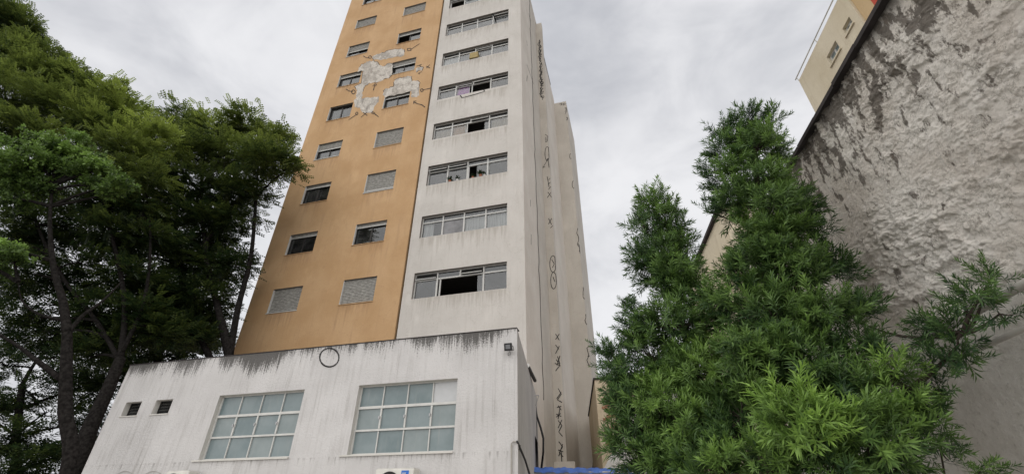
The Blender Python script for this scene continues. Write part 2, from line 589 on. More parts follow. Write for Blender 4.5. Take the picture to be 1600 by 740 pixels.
def curtain(x0, x1, z0, z1, y, mat, parent, sag=0.0):
    mb = MB()
    n = max(8, int((x1 - x0) / 0.035))
    ph = random.random() * 6
    vs = []
    for i in range(n + 1):
        x = x0 + (x1 - x0) * i / n
        d = 0.022 * math.sin(i * 1.5 + ph) + 0.012 * math.sin(i * 0.7 + ph * 2)
        vs += [(x, y + d * 1.4, z0 - 0.1), (x, y + d, z1 - sag * abs(math.sin(i * 0.55)))]
    mb.add(vs, [(2 * i, 2 * i + 2, 2 * i + 3, 2 * i + 1) for i in range(n)])
    return mb.build('curtain', mat, parent)


# openings
WX0, WX1 = -4.98, -0.78
W_SILL = [9.48, 12.53, 15.58, 18.70, 21.80, 24.78, 27.78, 30.83]
W_H = [1.23, 1.2, 1.27, 1.18, 1.12, 1.2, 1.22, 1.2]
O_SILL = [9.58, 12.64, 15.76, 18.88, 21.98, 25.03, 28.12, 31.3, 34.3]
O_H = [1.22, 1.2, 1.25, 1.22, 1.24, 1.22, 1.2, 1.08, 1.2]
O_COLS = [(-12.22, -10.62), (-8.45, -6.78)]
OY = -0.06

wh = [(WX0, WX1, z, z + h) for z, h in zip(W_SILL, W_H)]
mb, rv_white = wall_with_holes(-5.42, 0.0, 0.0, 35.8, 0.0, wh, 0.30)
o = mb.build('wall', M['white'], tower)
o['label'] = 'off white painted strip of the facade'

oh = [(a, b, z, z + h) for a, b in O_COLS for z, h in zip(O_SILL, O_H)]
mb, rv_ochre = wall_with_holes(-13.38, -5.50, 0.0, 37.0, OY, oh, 0.28)
mb.quad((-5.50, OY, 0), (-5.50, 0.3, 0), (-5.50, 0.3, 37), (-5.50, OY, 37))
o = mb.build('wall', M['orange'], tower)
o['label'] = 'ochre painted strip of the facade'

MB().quad((-5.50, 0.16, 0), (-5.42, 0.16, 0), (-5.42, 0.16, 35.8), (-5.50, 0.16, 35.8)).build('expansion_joint', M['coping'], tower)
# flank seen on the right: two strips, a fin, a lower wall and an end slab
s = MB()
s.quad((0, 0, 0), (0, 2.85, 0), (0, 2.85, 35.8), (0, 0, 35.8))
s.quad((0, 2.85, 0), (-0.03, 2.85, 0), (-0.03, 2.85, 35.8), (0, 2.85, 35.8))
s.quad((-5.42, 0, 35.8), (0, 0, 35.8), (0, 0.25, 35.8), (-5.42, 0.25, 35.8))
s.build('flank_wall', M['side'], tower)
s = MB()
s.quad((-0.03, 2.85, 0), (-0.03, 5.45, 0), (-0.03, 5.45, 35.8), (-0.03, 2.85, 35.8))
s.build('flank_wall', M['side_b'], tower)
MB().box(-0.35, 0.42, 5.45, 5.85, 0, 35.35).build('fin', M['side_b'], tower)
MB().box(-0.4, 0.40, 5.85, 10.2, 0, 31.45).build('flank_wall', M['side'], tower)
MB().box(-0.4, 1.38, 10.2, 15.0, 0, 31.15).build('end_slab', M['side_b'], tower)
MB().quad((-5.42, 0.0, 35.79), (-0.03, 0.0, 35.79), (-0.03, 12, 35.79), (-13.38, 12, 35.79)).build('roof', M['roof'], tower)
b = MB()
b.quad((-13.38, OY, 0), (-13.38, OY, 37), (-13.38, 14, 37), (-13.38, 14, 0))
b.quad((-13.38, 14, 0), (-13.38, 14, 37), (-0.4, 14, 37), (-0.4, 14, 0))
b.quad((-0.41, 5.8, 31), (-0.41, 14, 31), (-0.41, 14, 37), (-0.41, 5.8, 37))
b.quad((-13.38, OY, 37), (-5.5, OY, 37), (-5.5, 14, 37), (-13.38, 14, 37))
b.build('rear_wall', M['side'], tower)

G = 'glass'
# bays of each white window, left to right: (start, end, what)  in fractions of the width
BAYS = [
    [(0, .25, 'glass'), (.27, .68, 'open'), (.68, .75, 'glass'), (.75, 1, 'glass')],
    [(0, .25, 'cur_white_half'), (.25, .5, 'frost'), (.5, .75, 'cur_white'), (.75, 1, 'cur_white')],
    [(0, .25, 'glass'), (.25, .5, 'glass'), (.5, .61, 'open'), (.61, .77, 'glass'), (.77, 1, 'glass')],
    [(0, .24, 'cur_beige'), (.24, .44, 'cur_orange'), (.44, .68, 'open'), (.68, .76, 'cur_grey'), (.76, 1, 'cur_beige')],
    [(0, .25, 'cur_grey'), (.25, .45, 'cur_purple'), (.47, .76, 'open'), (.76, 1, 'glass')],
    [(0, .25, 'cur_white'), (.25, .44, 'cur_grey'), (.44, .57, 'glass'), (.57, .75, 'cur_grey'), (.75, 1, 'cur_grey')],
    [(0, .25, 'glass'), (.25, .5, 'glass'), (.5, .75, 'glass'), (.75, 1, 'glass')],
    [(0, .25, 'open'), (.25, .5, 'cur_grey'), (.5, .75, 'cur_white'), (.75, 1, 'glass')],
]
for r, (z0, h) in enumerate(zip(W_SILL, W_H)):
    z1 = z0 + h
    zt = z0 + h * 0.70
    fy = 0.14
    fr = MB()
    W = WX1 - WX0
    # perimeter, transom, mullions
    fr.box(WX0, WX0 + .05, fy, fy + .07, z0, z1)
    fr.box(WX1 - .05, WX1, fy, fy + .07, z0, z1)
    fr.box(WX0 + .05, WX1 - .05, fy, fy + .07, z0, z0 + .045)
    fr.box(WX0 + .05, WX1 - .05, fy, fy + .07, z1 - .045, z1)
    fr.box(WX0 + .05, WX1 - .05, fy - .012, fy + .06, zt, zt + .06)
    for k in (.25, .5, .75):
        x = WX0 + W * k
        full = not (k == .5 and r in (0, 3, 4))
        fr.box(x - .035, x + .035, fy - .01, fy + .065, (z0 + .045) if full else zt + .06, zt if full else z1 - .045)
        if full:
            fr.box(x - .03, x + .03, fy - .01, fy + .065, zt + .06, z1 - .045)
    win = fr.build('window', M['alu'], tower)
    win['label'] = 'four bay ribbon window with white metal frame'
    rv_white[r].build('reveal', M['reveal'], win)
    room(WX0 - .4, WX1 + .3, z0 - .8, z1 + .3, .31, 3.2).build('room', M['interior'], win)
    # lower sashes
    for (a, b_, what) in BAYS[r]:
        xa, xb = WX0 + W * a + .04, WX0 + W * b_ - .04
        if what == 'open':
            MB().box(xa - .01, xa + .05, fy + .01, fy + .05, z0 + .045, zt).build('sash', M['alu'], win)
            continue
        if what == 'glass' or what.startswith('cur'):
            MB().quad((xa - .02, fy + .03, z0 + .04), (xb + .02, fy + .03, z0 + .04), (xb + .02, fy + .03, zt), (xa - .02, fy + .03, zt)).build('pane', M['glass'], win)
        if what == 'frost':
            MB().quad((xa - .02, fy + .03, z0 + .04), (xb + .02, fy + .03, z0 + .04), (xb + .02, fy + .03, zt), (xa - .02, fy + .03, zt)).build('pane', M['frost_pane'], win)
        sash = MB().box(xb - .005, xb + .03, fy + .045, fy + .075, z0 + .045, zt)
        sash.build('sash', M['alu'], win)
        if what.startswith('cur'):
            half = what.endswith('_half')
            nm = what.replace('_half', '')
            curtain(xa, xa + (xb - xa) * (.55 if half else 1), z0 + .02, z1 - .1, fy + .13, M[nm], win, .12 if nm == 'cur_white' else 0)
    # upper lights, some tipped
    for k in range(4):
        xa, xb = WX0 + W * k / 4 + .04, WX0 + W * (k + 1) / 4 - .04
        tip = random.choice([0, 0, .1, .16])
        p = MB().quad((xa, fy + .03 - tip, zt + .07), (xb, fy + .03 - tip, zt + .07), (xb, fy + .03, z1 - .045), (xa, fy + .03, z1 - .045))
        p.build('pane', M['glass_dark'], win)
        if tip:
            rail = MB().box(xa, xb, fy + .015 - tip, fy + .04 - tip, zt + .055, zt + .085)
            rail.build('vent_rail', M['alu'], win)

SHUT = [[1, .16, .14, .42, .0, .22, .55, .98, .3], [1, .17, .88, 1, .26, .36, .22, 1, .3]]
for c, (xa, xb) in enumerate(O_COLS):
    for r, (z0, h) in enumerate(zip(O_SILL, O_H)):
        z1 = z0 + h
        fy = OY + 0.13
        fr = MB()
        fr.box(xa, xa + .05, fy, fy + .07, z0, z1)
        fr.box(xb - .05, xb, fy, fy + .07, z0, z1)
        fr.box(xa + .05, xb - .05, fy, fy + .07, z0, z0 + .05)
        fr.box(xa + .05, xb - .05, fy, fy + .07, z1 - .05, z1)
        xm = (xa + xb) / 2
        fr.box(xm - .035, xm + .035, fy + .01, fy + .06, z0 + .05, z1 - .05)
        win = fr.build('window', M['dark_frame'], tower)
        win['label'] = 'two sash window with dark frame and roller shutter'
        rv_ochre[c * len(O_SILL) + r].build('reveal', M['reveal'], win)
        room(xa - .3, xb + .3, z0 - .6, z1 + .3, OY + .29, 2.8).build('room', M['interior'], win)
        for q, (pa, pb) in enumerate(((xa + .05, xm), (xm, xb - .05))):
            y = fy + .03 + .015 * q
            if not (r in (6,) and q == 1 and c == 0) and not (r == 6 and c == 1 and q == 0):
                MB().quad((pa, y, z0 + .05), (pb, y, z0 + .05), (pb, y, z1 - .05), (pa, y, z1 - .05)).build('pane', M['glass_dark'], win)
        if r in (2, 3, 4, 5) :
            curtain(xa + .1, xa + (xb - xa) * random.uniform(.4, .9), z0 + .03, z1 - .05, fy + .16, M['cur_white' if r == 3 and c == 0 else 'cur_grey'], win)
        f = SHUT[c][r]
        if f > 0:
            zb = z1 - h * f
            sh = MB()
            pitch = 0.075
            n = max(1, int((z1 - zb - .02) / pitch))
            sy = fy - .035
            vs, fs = [], []
            for k in range(n):
                za = z1 - .01 - k * pitch
                mbx = [(sy + .012, 0), (sy - .006, -.02), (sy - .006, -.055), (sy + .012, -.068), (sy + .012, -.075)]
                for yy, dz in mbx:
                    vs += [(xa + .02, yy, za + dz), (xb - .02, yy, za + dz)]
            for k in range(len(vs) // 2 - 1):
                fs.append((2 * k, 2 * k + 2, 2 * k + 3, 2 * k + 1))
            sh.add(vs, fs)
            sh.build('shutter', M['shutter'], win)
            MB().box(xa + .01, xb - .01, sy - .015, sy + .02, z1 - .012 - n * pitch - .05, z1 - .012 - n * pitch).build('bottom_rail', M['alu'] if f < .95 else M['shutter'], win)
        MB().box(xa - .0, xa + .022, OY - .008, fy - .04, z0, z1 - .06).build('guide_rail', M['alu'], win)
        MB().box(xa - .04, xb + .02, OY - .03, OY + .13, z0 - .03, z0 + .002).build('sill', M['orange'] if (r + c) % 3 else M['alu'], win)

# ------------------------------------------------------------------ sprayed marks and bare plaster on the tower


def ribbon(lines, width):
    """flat brush strokes from lists of (point, in-plane side vector normal n)"""
    mb = MB()
    for pts, nrm in lines:
        n = len(pts)
        if n < 2:
            continue
        vs = []
        for i in range(n):
            d = (pts[min(i + 1, n - 1)] - pts[max(i - 1, 0)]).normalized()
            sd = d.cross(nrm).normalized() * width * 0.5 * random.uniform(.8, 1.2)
            vs += [pts[i] + sd, pts[i] - sd]
        mb.add(vs, [(2 * i, 2 * i + 2, 2 * i + 3, 2 * i + 1) for i in range(n - 1)])
    return mb


def dense(pl):
    out = []
    for a, b in zip(pl[:-1], pl[1:]):
        for k in range(4):
            t = k / 4
            out.append((a[0] + (b[0] - a[0]) * t, a[1] + (b[1] - a[1]) * t))
    return out + [pl[-1]]


def loop(cx, cy, rx, ry, a0=0, a1=360, n=18):
    return [(cx + rx * math.cos(R(a0 + (a1 - a0) * i / n)), cy + ry * math.sin(R(a0 + (a1 - a0) * i / n))) for i in range(n + 1)]


def front_strokes(name, polys, yl, width, origin=C, parent=tower, xr=None):
    lines = []
    for pl in polys:
        pts = [on_front(x, y, origin, yl) for x, y in dense(pl)]
        if xr:
            for p in pts:
                p.x = min(max(p.x, xr[0]), xr[1])
        lines.append((pts, Vector((0, 1, 0))))
    for l in lines:
        ribbon([l], width).build(name, M['spray'], parent)


def c5(pl):
    return [(520 + x / 5.283, 60 + y / 5.283) for x, y in pl]


PATCHES = [
    [(340, 140), (370, 128), (400, 122), (440, 108), (470, 101), (510, 92), (560, 85), (595, 95), (592, 120), (588, 140), (560, 152), (520, 156), (480, 167), (440, 172), (400, 178), (345, 178), (322, 162)],
    [(205, 275), (215, 240), (235, 218), (262, 205), (290, 190), (330, 185), (360, 192), (378, 204), (387, 225), (420, 232), (450, 212), (490, 207), (498, 225), (492, 262), (485, 305), (462, 326), (440, 330), (420, 345), (400, 350), (370, 362), (340, 366), (310, 370), (290, 380), (268, 395), (255, 412), (247, 440), (243, 470), (235, 500), (265, 492), (300, 490), (340, 486), (380, 482), (382, 520), (360, 535), (348, 560), (330, 605), (305, 618), (280, 614), (258, 618), (235, 605), (225, 572), (200, 572), (182, 560), (176, 535), (170, 510), (195, 490), (190, 465), (200, 440), (196, 418), (182, 397), (205, 382), (236, 374), (252, 270), (230, 268)],
    [(415, 470), (418, 440), (430, 418), (465, 408), (500, 395), (502, 365), (510, 345), (535, 332), (560, 325), (590, 318), (620, 310), (650, 315), (656, 350), (700, 345), (718, 370), (712, 400), (715, 430), (708, 470), (690, 484), (660, 490), (646, 470), (650, 436), (540, 462), (436, 486)],
    [(685, 250), (700, 235), (722, 240), (745, 235), (740, 262), (715, 268), (690, 278)],
]
for pl in PATCHES:
    pp = c5(pl)
    jag = []
    for a, b_ in zip(pp, pp[1:] + pp[:1]):
        for k in range(3):
            t = k / 3
            jag.append((a[0] + (b_[0] - a[0]) * t + random.uniform(-.9, .9), a[1] + (b_[1] - a[1]) * t + random.uniform(-.9, .9)))
    pts = [on_front(x, y, C, OY - .006) for x, y in jag]
    mb = MB()
    mb.add(pts, [tuple(range(len(pts)))])
    mb.build('bare_plaster', M['mortar'], tower)
    mid = sum((p.z for p in pts)) / len(pts)
    # dark ribbon on the upper edge: painted shadow of chipped paint, and sprayed outline
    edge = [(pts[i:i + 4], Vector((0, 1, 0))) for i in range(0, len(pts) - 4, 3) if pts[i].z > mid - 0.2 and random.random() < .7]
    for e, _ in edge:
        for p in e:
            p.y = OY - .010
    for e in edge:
        ribbon([e], .035).build('chip_shadow_line', M['spray'], tower)

ARROWS = [
    [(250, 145), (275, 160), (300, 162)], loop(307, 155, 11, 11), [(715, 45), (640, 95)], [(615, 85), (645, 82), (645, 102), (618, 102), (615, 85)],
    [(108, 418), (135, 435), (165, 438)], loop(170, 442, 15, 16), [(335, 430), (345, 385)], [(328, 395), (347, 376), (362, 380), (350, 395)],
    [(690, 230), (735, 215)], [(730, 235), (712, 222)], [(770, 230), (802, 245)], [(800, 218), (772, 246)], [(735, 275), (703, 292)], [(710, 285), (715, 295)],
    [(815, 410), (745, 425)], loop(735, 428, 10, 12), [(760, 568), (735, 548), (700, 540)], [(700, 540), (670, 525)], [(668, 540), (668, 518), (690, 518)],
    [(130, 672), (190, 632)], loop(198, 620, 9, 11), [(230, 652), (280, 612)], [(250, 610), (285, 638)], [(378, 648), (345, 622)], [(320, 620), (325, 605), (348, 615)],
    [(345, 624), (322, 618)],
]
front_strokes('graffiti', [c5(p) for p in ARROWS], OY - .012, .05)
# stroke under a white window
front_strokes('graffiti', [[(719, 149), (722, 153), (730, 151), (745, 147), (757, 143), (756, 140)]], -.005, .06)
# tags running down the fin
FIN = [
    loop(864, 412, 5, 13), loop(865, 438, 4.5, 13), [(862, 405), (866, 412), (863, 418)], [(864, 432), (867, 440)],
    [(868, 521), (874, 531)], [(874, 521), (868, 530)], [(868, 538), (873, 545)], [(874, 540), (868, 552)], [(871, 556), (875, 568)], [(875, 555), (870, 571)],
    [(869, 561), (875, 570), (868, 579)], [(867, 567), (876, 571)], [(872, 606), (877, 615), (871, 624), (878, 628)], [(870, 622), (877, 612)],
    [(872, 633), (877, 640)], [(870, 636), (877, 634)], [(869, 646), (877, 650)], [(872, 654), (875, 636)], [(869, 651), (876, 645)],
    [(872, 656), (878, 664), (873, 674), (879, 681)], [(878, 655), (872, 668)], [(873, 689), (879, 697), (874, 706), (880, 713)], [(879, 693), (873, 712)], [(872, 702), (880, 705)], [(877, 705), (878, 722)],
    [(852, 210), (856, 213), (855, 221), (852, 222)], [(853, 214), (853, 222)], loop(855, 240, 3.5, 11), [(848, 262), (853, 254), (856, 247), (858, 262)], [(848, 262), (852, 260)],
    [(855, 276), (858, 292)], [(857, 281), (860, 278)], [(856, 288), (861, 284)], [(857, 296), (861, 291)], [(855, 309), (861, 300)], [(856, 300), (862, 308)], [(857, 341), (862, 351)], [(862, 341), (857, 350)],
    [(860, 356), (864, 352)],
]
y = 62
x = 845.0
while y < 152:
    xx = 806 + .0460 * (y + 742)
    FIN.append([(xx + random.uniform(-2.5, 1.5), y), (xx + random.uniform(-2.5, 2.5), y + 3), (xx + random.uniform(-2.5, 2.5), y + 5), (xx + random.uniform(-2.5, 1.5), y + 8)])
    FIN.append(loop(xx + random.uniform(-1.5, 1.5), y + 3, random.uniform(1, 2.4), random.uniform(1.5, 3), 0, random.choice([200, 300, 360]), 8))
    FIN.append([(xx + random.uniform(-3, 0), y + random.uniform(0, 4)), (xx + random.uniform(0, 3), y + random.uniform(0, 5))])
    y += random.uniform(3, 6)
front_strokes('graffiti', FIN, 5.443, .038, xr=(-.02, .415))
SLAB = [
    [(903, 380), (907, 386), (905, 392), (909, 395)], [(913, 448), (911, 455), (911, 464), (914, 467)], [(917, 490), (914, 500), (915, 504), (918, 507)],
    [(922, 539), (917, 543), (920, 555), (917, 562), (920, 570), (924, 568)], [(918, 556), (924, 555)], loop(892, 244, 2, 4, 60, 300), loop(896.5, 288, 2.5, 6, 60, 300),
    [(903, 356), (901, 364), (905, 372), (902, 382), (907, 388), (906, 394)], [(885, 183), (888, 187)], [(888, 183), (885, 188)],
    [(874, 163), (878, 161), (876, 165), (882, 161), (880, 165), (886, 161)], [(883, 168), (886, 173), (883, 178)], [(886, 168), (883, 175)],
    [(926, 730), (927, 718), (930, 708), (936, 706), (940, 711), (940.5, 730)], [(926, 718), (939, 716)], [(929, 728), (938, 719)],
]
front_strokes('graffiti', SLAB, 10.192, .040, xr=(.3, 1.375))
FLANK = [[(826, 22), (830, 34)], [(823, 64), (824, 72)], [(823, 100), (827, 112), (834, 132)], [(824, 118), (823, 127)], [(829, 312), (829, 322)], [(830, 366), (830, 382)]]
lines = [([on_side(x, y, C, .004) for x, y in dense(p)], Vector((1, 0, 0))) for p in FLANK]
for l in lines:
    ribbon([l], .07).build('graffiti', M['spray'], tower)
pts = []
for i in range(60):
    z = 34.6 - i * .49
    pts.append((.03 + .01 * math.sin(i * 2.1), 2.82 + .05 * math.sin(i * 1.3) + .03 * math.sin(i * 3.7), z))
MB().tube(pts, .013, 5).build('cable', M['coping'], tower)

# things standing in tower windows
def place_local(x, y, z, origin=C):
    p = DV @ Vector((x, y, z)) + origin
    return p


bx = MB().box(-.26, .26, -.12, .3, 0, .5).build('air_conditioner', M['box'], None, bevel=.02)
bx.location = place_local(-2.92, .06, 24.82)
bx.rotation_euler = (0, 0, ROT)
tag(bx, 'yellowish boxy unit jutting from a high white framed window', 'air conditioner')
pole = MB().tube([(0, 0, 0), (0, -.35, -.12), (0, -.6, -.5)], .04, 8).build('pole', M['black'], None)
pole.location = place_local(-1.72, .15, 28.6)
pole.rotation_euler = (0, 0, ROT)
tag(pole, 'short dark pole poking out of the second highest white framed window', 'pole')


def sill_plant(x, z, s, kind, label):
    root = empty('potted_plant', place_local(x, .07, z), ROT, label, 'plant', 'potted plants on the window sill')
    mb = MB()
    n = 10
    vs = []
    for zz, rr in ((0, .05 * s), (.11 * s, .07 * s)):
        for k in range(n):
            vs.append((rr * math.cos(2 * math.pi * k / n), rr * math.sin(2 * math.pi * k / n), zz))
    mb.add(vs, [(k, (k + 1) % n, n + (k + 1) % n, n + k) for k in range(n)] + [tuple(range(n, 2 * n))])
    mb.build('pot', M[kind], root)
    mb = MB()
    for k in range(26):
        a, t = random.random() * 6.28, random.uniform(.2, 1.2)
        l = random.uniform(.12, .24) * s
        d = Vector((math.cos(a) * math.sin(t), math.sin(a) * math.sin(t) - .2, math.cos(t)))
        sd = d.cross(Vector((0, 0, 1))).normalized() * .028 * s
        b0 = Vector((0, 0, .1 * s))
        mb.quad(b0, b0 + d * l * .55 + sd, b0 + d * l, b0 + d * l * .55 - sd)
    fo = mb.build('foliage', M['leaf_dark'], root)
    fo['kind'] = 'stuff'


sill_plant(-3.75, 15.6, 1.1, 'pot', 'low potted plant left of the white pot on the flower sill')
sill_plant(-3.35, 15.6, 1.0, 'alu', 'potted plant in white pot at left on the flower sill')
sill_plant(-2.55, 15.6, .9, 'pot', 'small potted plant before the open sash of the flower sill')
sill_plant(-2.15, 15.6, 1.2, 'pot', 'wider red potted plant beside white pot on the flower sill')
sill_plant(-1.95, 15.6, .9, 'alu', 'potted plant in white pot at right on the flower sill')

# ------------------------------------------------------------------ low annex in front
A = Vector((0.1148, 9.6, 0))
annex = empty('annex_building', A, ROT, 'low white annex with black run marks and two large blue glazed windows', 'building')
BW = [(-7.68, -5.22, 2.76, 4.21), (-3.77, -1.35, 2.76, 4.21)]
SW = [(-10.68, -10.15, 3.86, 4.21), (-9.68, -9.13, 3.86, 4.21)]
TOP = 5.215
mb, rv_annex = wall_with_holes(-11.14, 0.0, 0.0, TOP, 0.0, BW + SW, 0.17)
mb.build('wall', M['annex'], annex)

# flank: leaves the corner along the alley
ad = RINV @ Vector((math.sin(R(6.4)), math.cos(R(6.4)), 0))
e1 = ad * 6.9
lt = Vector((-11.14, 6.0, 0))
q = MB()
q.quad((0, 0, 0), (e1.x, e1.y, 0), (e1.x, e1.y, TOP), (0, 0, TOP))
M['annex_side'] = stucco('grey_weathered_render', (0.37, 0.36, 0.345), (0.46, 0.445, 0.425), (0.13, 0.12, 0.11), 0.8)
o = q.build('wall', M['annex_side'], annex)
o['label'] = 'grey weathered flank wall along the alley'
q = MB()
q.quad((-11.14, 0, 0), (-11.14, 0, TOP), (lt.x, lt.y, TOP), (lt.x, lt.y, 0))
q.quad((lt.x, lt.y, 0), (lt.x, lt.y, TOP), (e1.x, e1.y, TOP), (e1.x, e1.y, 0))
q.build('rear_wall', M['whitewall'], annex)
MB().quad((-11.13, .01, 5.05), (-.01, .01, 5.05), (e1.x, e1.y, 5.05), (lt.x, lt.y, 5.05)).build('roof', M['roof'], annex)
cp = MB().box(-11.16, .0, -.012, .2, TOP, TOP + .022)
cp.build('coping', M['coping'], annex)
for (x0, x1, z0, z1) in BW:
    fy = .11
    W, H = x1 - x0, z1 - z0
    win = MB()
    win.box(x0, x0 + .035, fy, fy + .05, z0, z1).box(x1 - .035, x1, fy, fy + .05, z0, z1)
    win.box(x0 + .035, x1 - .035, fy, fy + .05, z0, z0 + .03).box(x0 + .035, x1 - .035, fy, fy + .05, z1 - .03, z1)
    zs = [z0 + .03, z0 + H * .335, z0 + H * .665, z1 - .03]
    for zz, tk in ((zs[1], .02), (zs[2], .028)):
        win.box(x0 + .035, x1 - .035, fy - .012, fy + .045, zz - tk, zz + tk)
    xs = [x0 + .035] + [x0 + W * k / 4 for k in (1, 2, 3)] + [x1 - .035]
    for xx in xs[1:4]:
        for j in range(3):
            tk = .019 if j == 1 else .011
            win.box(xx - tk, xx + tk, fy - .006, fy + .047, zs[j] + (.0 if j == 0 else .028), zs[j + 1] - (.0 if j == 2 else .028))
    wo = win.build('window', M['alu'], annex)
    wo['label'] = 'twelve pane steel window with frosted blue glass'
    rv_annex[0 if x0 < -5 else 1].build('reveal', M['whitewall'], wo)
    for i in range(4):
        for j in range(3):
            pale = (i == 3 and j == 2 and x1 > -2)
            tilt = random.uniform(-.012, .012)
            MB().quad((xs[i], fy + .025, zs[j]), (xs[i + 1], fy + .025 + tilt, zs[j]), (xs[i + 1], fy + .025 + tilt, zs[j + 1]), (xs[i], fy + .025, zs[j + 1])).build('pane', M['frost_pale'] if pale else M[('frost', 'frost_b', 'frost_c')[(i * 7 + j * 5 + (i * j)) % 3]], wo)
    for xx in xs[1:4]:
        MB().box(xx - .035, xx - .005, fy - .035, fy - .008, z0 + H * .49, z0 + H * .53).build('latch', M['steel'], wo)
    MB().box(x0 - .16, x1 + .0, -.035, .12, z0 - .035, z0 - .002).build('sill', M['whitewall'], wo)
    MB().box(x0, x1, fy + .055, fy + .06, z0, z1).build('backing', M['interior'], wo)
for (x0, x1, z0, z1) in SW:
    fy = .14
    wn = MB().box(x0, x0 + .025, fy, fy + .03, z0, z1).box(x1 - .025, x1, fy, fy + .03, z0, z1).box(x0 + .025, x1 - .025, fy, fy + .03, z0, z0 + .02).box(x0 + .025, x1 - .025, fy, fy + .03, z1 - .02, z1)
    wo = wn.build('window', M['dark_frame'], annex)
    wo['label'] = 'small square dark vent window'
    rv_annex[2 if x0 < -10 else 3].build('reveal', M['whitewall'], wo)
    for k in range(4):
        zz = z0 + .02 + k * (z1 - z0 - .04) / 4
        MB().quad((x0 + .025, fy + .0, zz), (x1 - .025, fy + .0, zz), (x1 - .025, fy + .04, zz + .09), (x0 + .025, fy + .04, zz + .09)).build('louvre_pane', M['glass_dark'], wo)
    room(x0, x1, z0, z1, .171, 1.2).build('room', M['interior'], wo)
    MB().box(x0 - .03, x1 + .02, -.02, .13, z0 - .025, z0 - .001).build('sill', M['whitewall'], wo)
# painted ring on the annex
front_strokes('graffiti', [loop(514.5, 558, 15, 14.5, -80, 290, 26)], -.006, .036, A, annex)
# ghost arches at the lower left, raised mortar rims
for cx in (196, 240):
    pl = [(cx - 14 + 28 * i / 10, 741 - 6 * math.sin(math.pi * i / 10)) for i in range(11)]
    pts = [on_front(x, y, A, -.01) for x, y in pl]
    MB().tube(pts, .007, 6).build('arch_rim', M['annex_side'], annex)
# slit window on the flank, awning leaf ajar
nside = RINV @ Vector((math.cos(R(6.4)), -math.sin(R(6.4)), 0))
f0 = ad * 5.6
wl = MB()
a0, a1 = ad * 5.2 + nside * .005, ad * 6.5 + nside * .005
wl.quad((a0.x, a0.y, 2.9), (a1.x, a1.y, 2.9), (a1.x, a1.y, 3.75), (a0.x, a0.y, 3.75))
wo = wl.build('window', M['interior'], annex)
wo['label'] = 'dark flank window with leaf propped open'
a2, a3 = a0 + nside * .22, a1 + nside * .22
lf = MB()
lf.quad((a0.x, a0.y, 3.74), (a1.x, a1.y, 3.74), (a3.x, a3.y, 3.2), (a2.x, a2.y, 3.2))
lf.build('leaf', M['dark_frame'], wo)

# floodlight on the corner
fl = empty('floodlight', place_local(-.16, -.02, 4.70, A), ROT, 'small square black floodlight near the top corner of the annex', 'floodlight')
h = MB().box(-.085, .085, -.16, -.10, 0.0, .16).build('housing', M['black'], fl, bevel=.006)
h.rotation_euler = (R(12), 0, 0)
MB().box(-.05, .05, -.166, -.1605, .035, .125).build('lens', M['lamp_glass'], h)
MB().tube([(-.095, -.12, .08), (-.095, -.02, .02), (.095, -.02, .02), (.095, -.12, .08)], .008, 6).build('bracket', M['black'], fl)
MB().tube([(.02, -.09, 0), (.03, -.08, -.09), (-.03, -.05, -.11), (-.04, -.01, -.05), (0, .0, .0)], .005, 6).build('cord', M['black'], fl)
# long dark lamp on the flank edge
p0, p1 = at(824.5, 571, 12.6), at(836, 594, 14.2)
bl = empty('wall_lamp', (p0 + p1) / 2, 0, 'dark bar shaped lamp with pale end cap on the annex flank', 'lamp')
dv = (p1 - p0) / 2
MB().tube([-dv, dv], .055, 8).build('lamp_body', M['black'], bl)
MB().tube([-dv * 1.06, -dv * 1.0], .06, 8).build('end_cap', M['alu'], bl)
MB().tube([Vector((0, 0, 0)), Vector((-.12, 0, -.1))], .02, 6).build('bracket', M['black'], bl)


# air conditioners at the foot of the picture
def ac_unit(x0, ztop, wdt, label, stick):
    root = empty('air_conditioner', place_local(x0 + wdt / 2, -.24, ztop - .56, A), ROT, label, 'air conditioner', 'outdoor units on the annex wall')
    hw = wdt / 2
    MB().box(-hw, hw, -.15, .15, 0, .56).build('casing', M['acwhite'], root, bevel=.015)
    n = 28
    ring = MB()
    for rr in (.06, .11, .16, .2, .235):
        ring.tube([(-.1 + rr * math.cos(2 * math.pi * k / n), -.163, .28 + rr * math.sin(2 * math.pi * k / n)) for k in range(n + 1)], .005, 4, cap=False)
    for k in range(8):
        a = math.pi * k / 8
        ring.tube([(-.1 - .235 * math.cos(a), -.165, .28 - .235 * math.sin(a)), (-.1 + .235 * math.cos(a), -.165, .28 + .235 * math.sin(a))], .004, 4)
    ring.build('fan_grille', M['black'], root)
    d = MB()
    d.add([(-.1 + .24 * math.cos(2 * math.pi * k / n), -.153, .28 + .24 * math.sin(2 * math.pi * k / n)) for k in range(n)], [tuple(range(n))])
    d.build('fan_opening', M['dark_frame'], root)
    MB().box(-hw + .02, hw - .02, -.14, .14, .561, .575).build('top_plate', M['acwhite'], root)
    if stick:
        MB().quad((hw - .26, -.1535, .36), (hw - .1, -.1535, .36), (hw - .1, -.1535, .53), (hw - .26, -.1535, .53)).build('sticker', M['sticker'], root)
        for k in range(3):
            MB().box(hw - .24, hw - .12 - .02 * k, -.1565, -.1545, .375 + .05 * k, .392 + .05 * k).build('sticker_line', M['alu'], root)
    for sx in (-hw + .1, hw - .1):
        MB().box(sx - .02, sx + .02, -.16, .24, -.04, -.002).build('bracket', M['steel'], root)


ac_unit(-2.80, 2.43, .82, 'outdoor air conditioner with blue sticker under the right annex window', True)
ac_unit(-8.02, 2.50, .62, 'outdoor air conditioner without sticker under the left annex window', False)

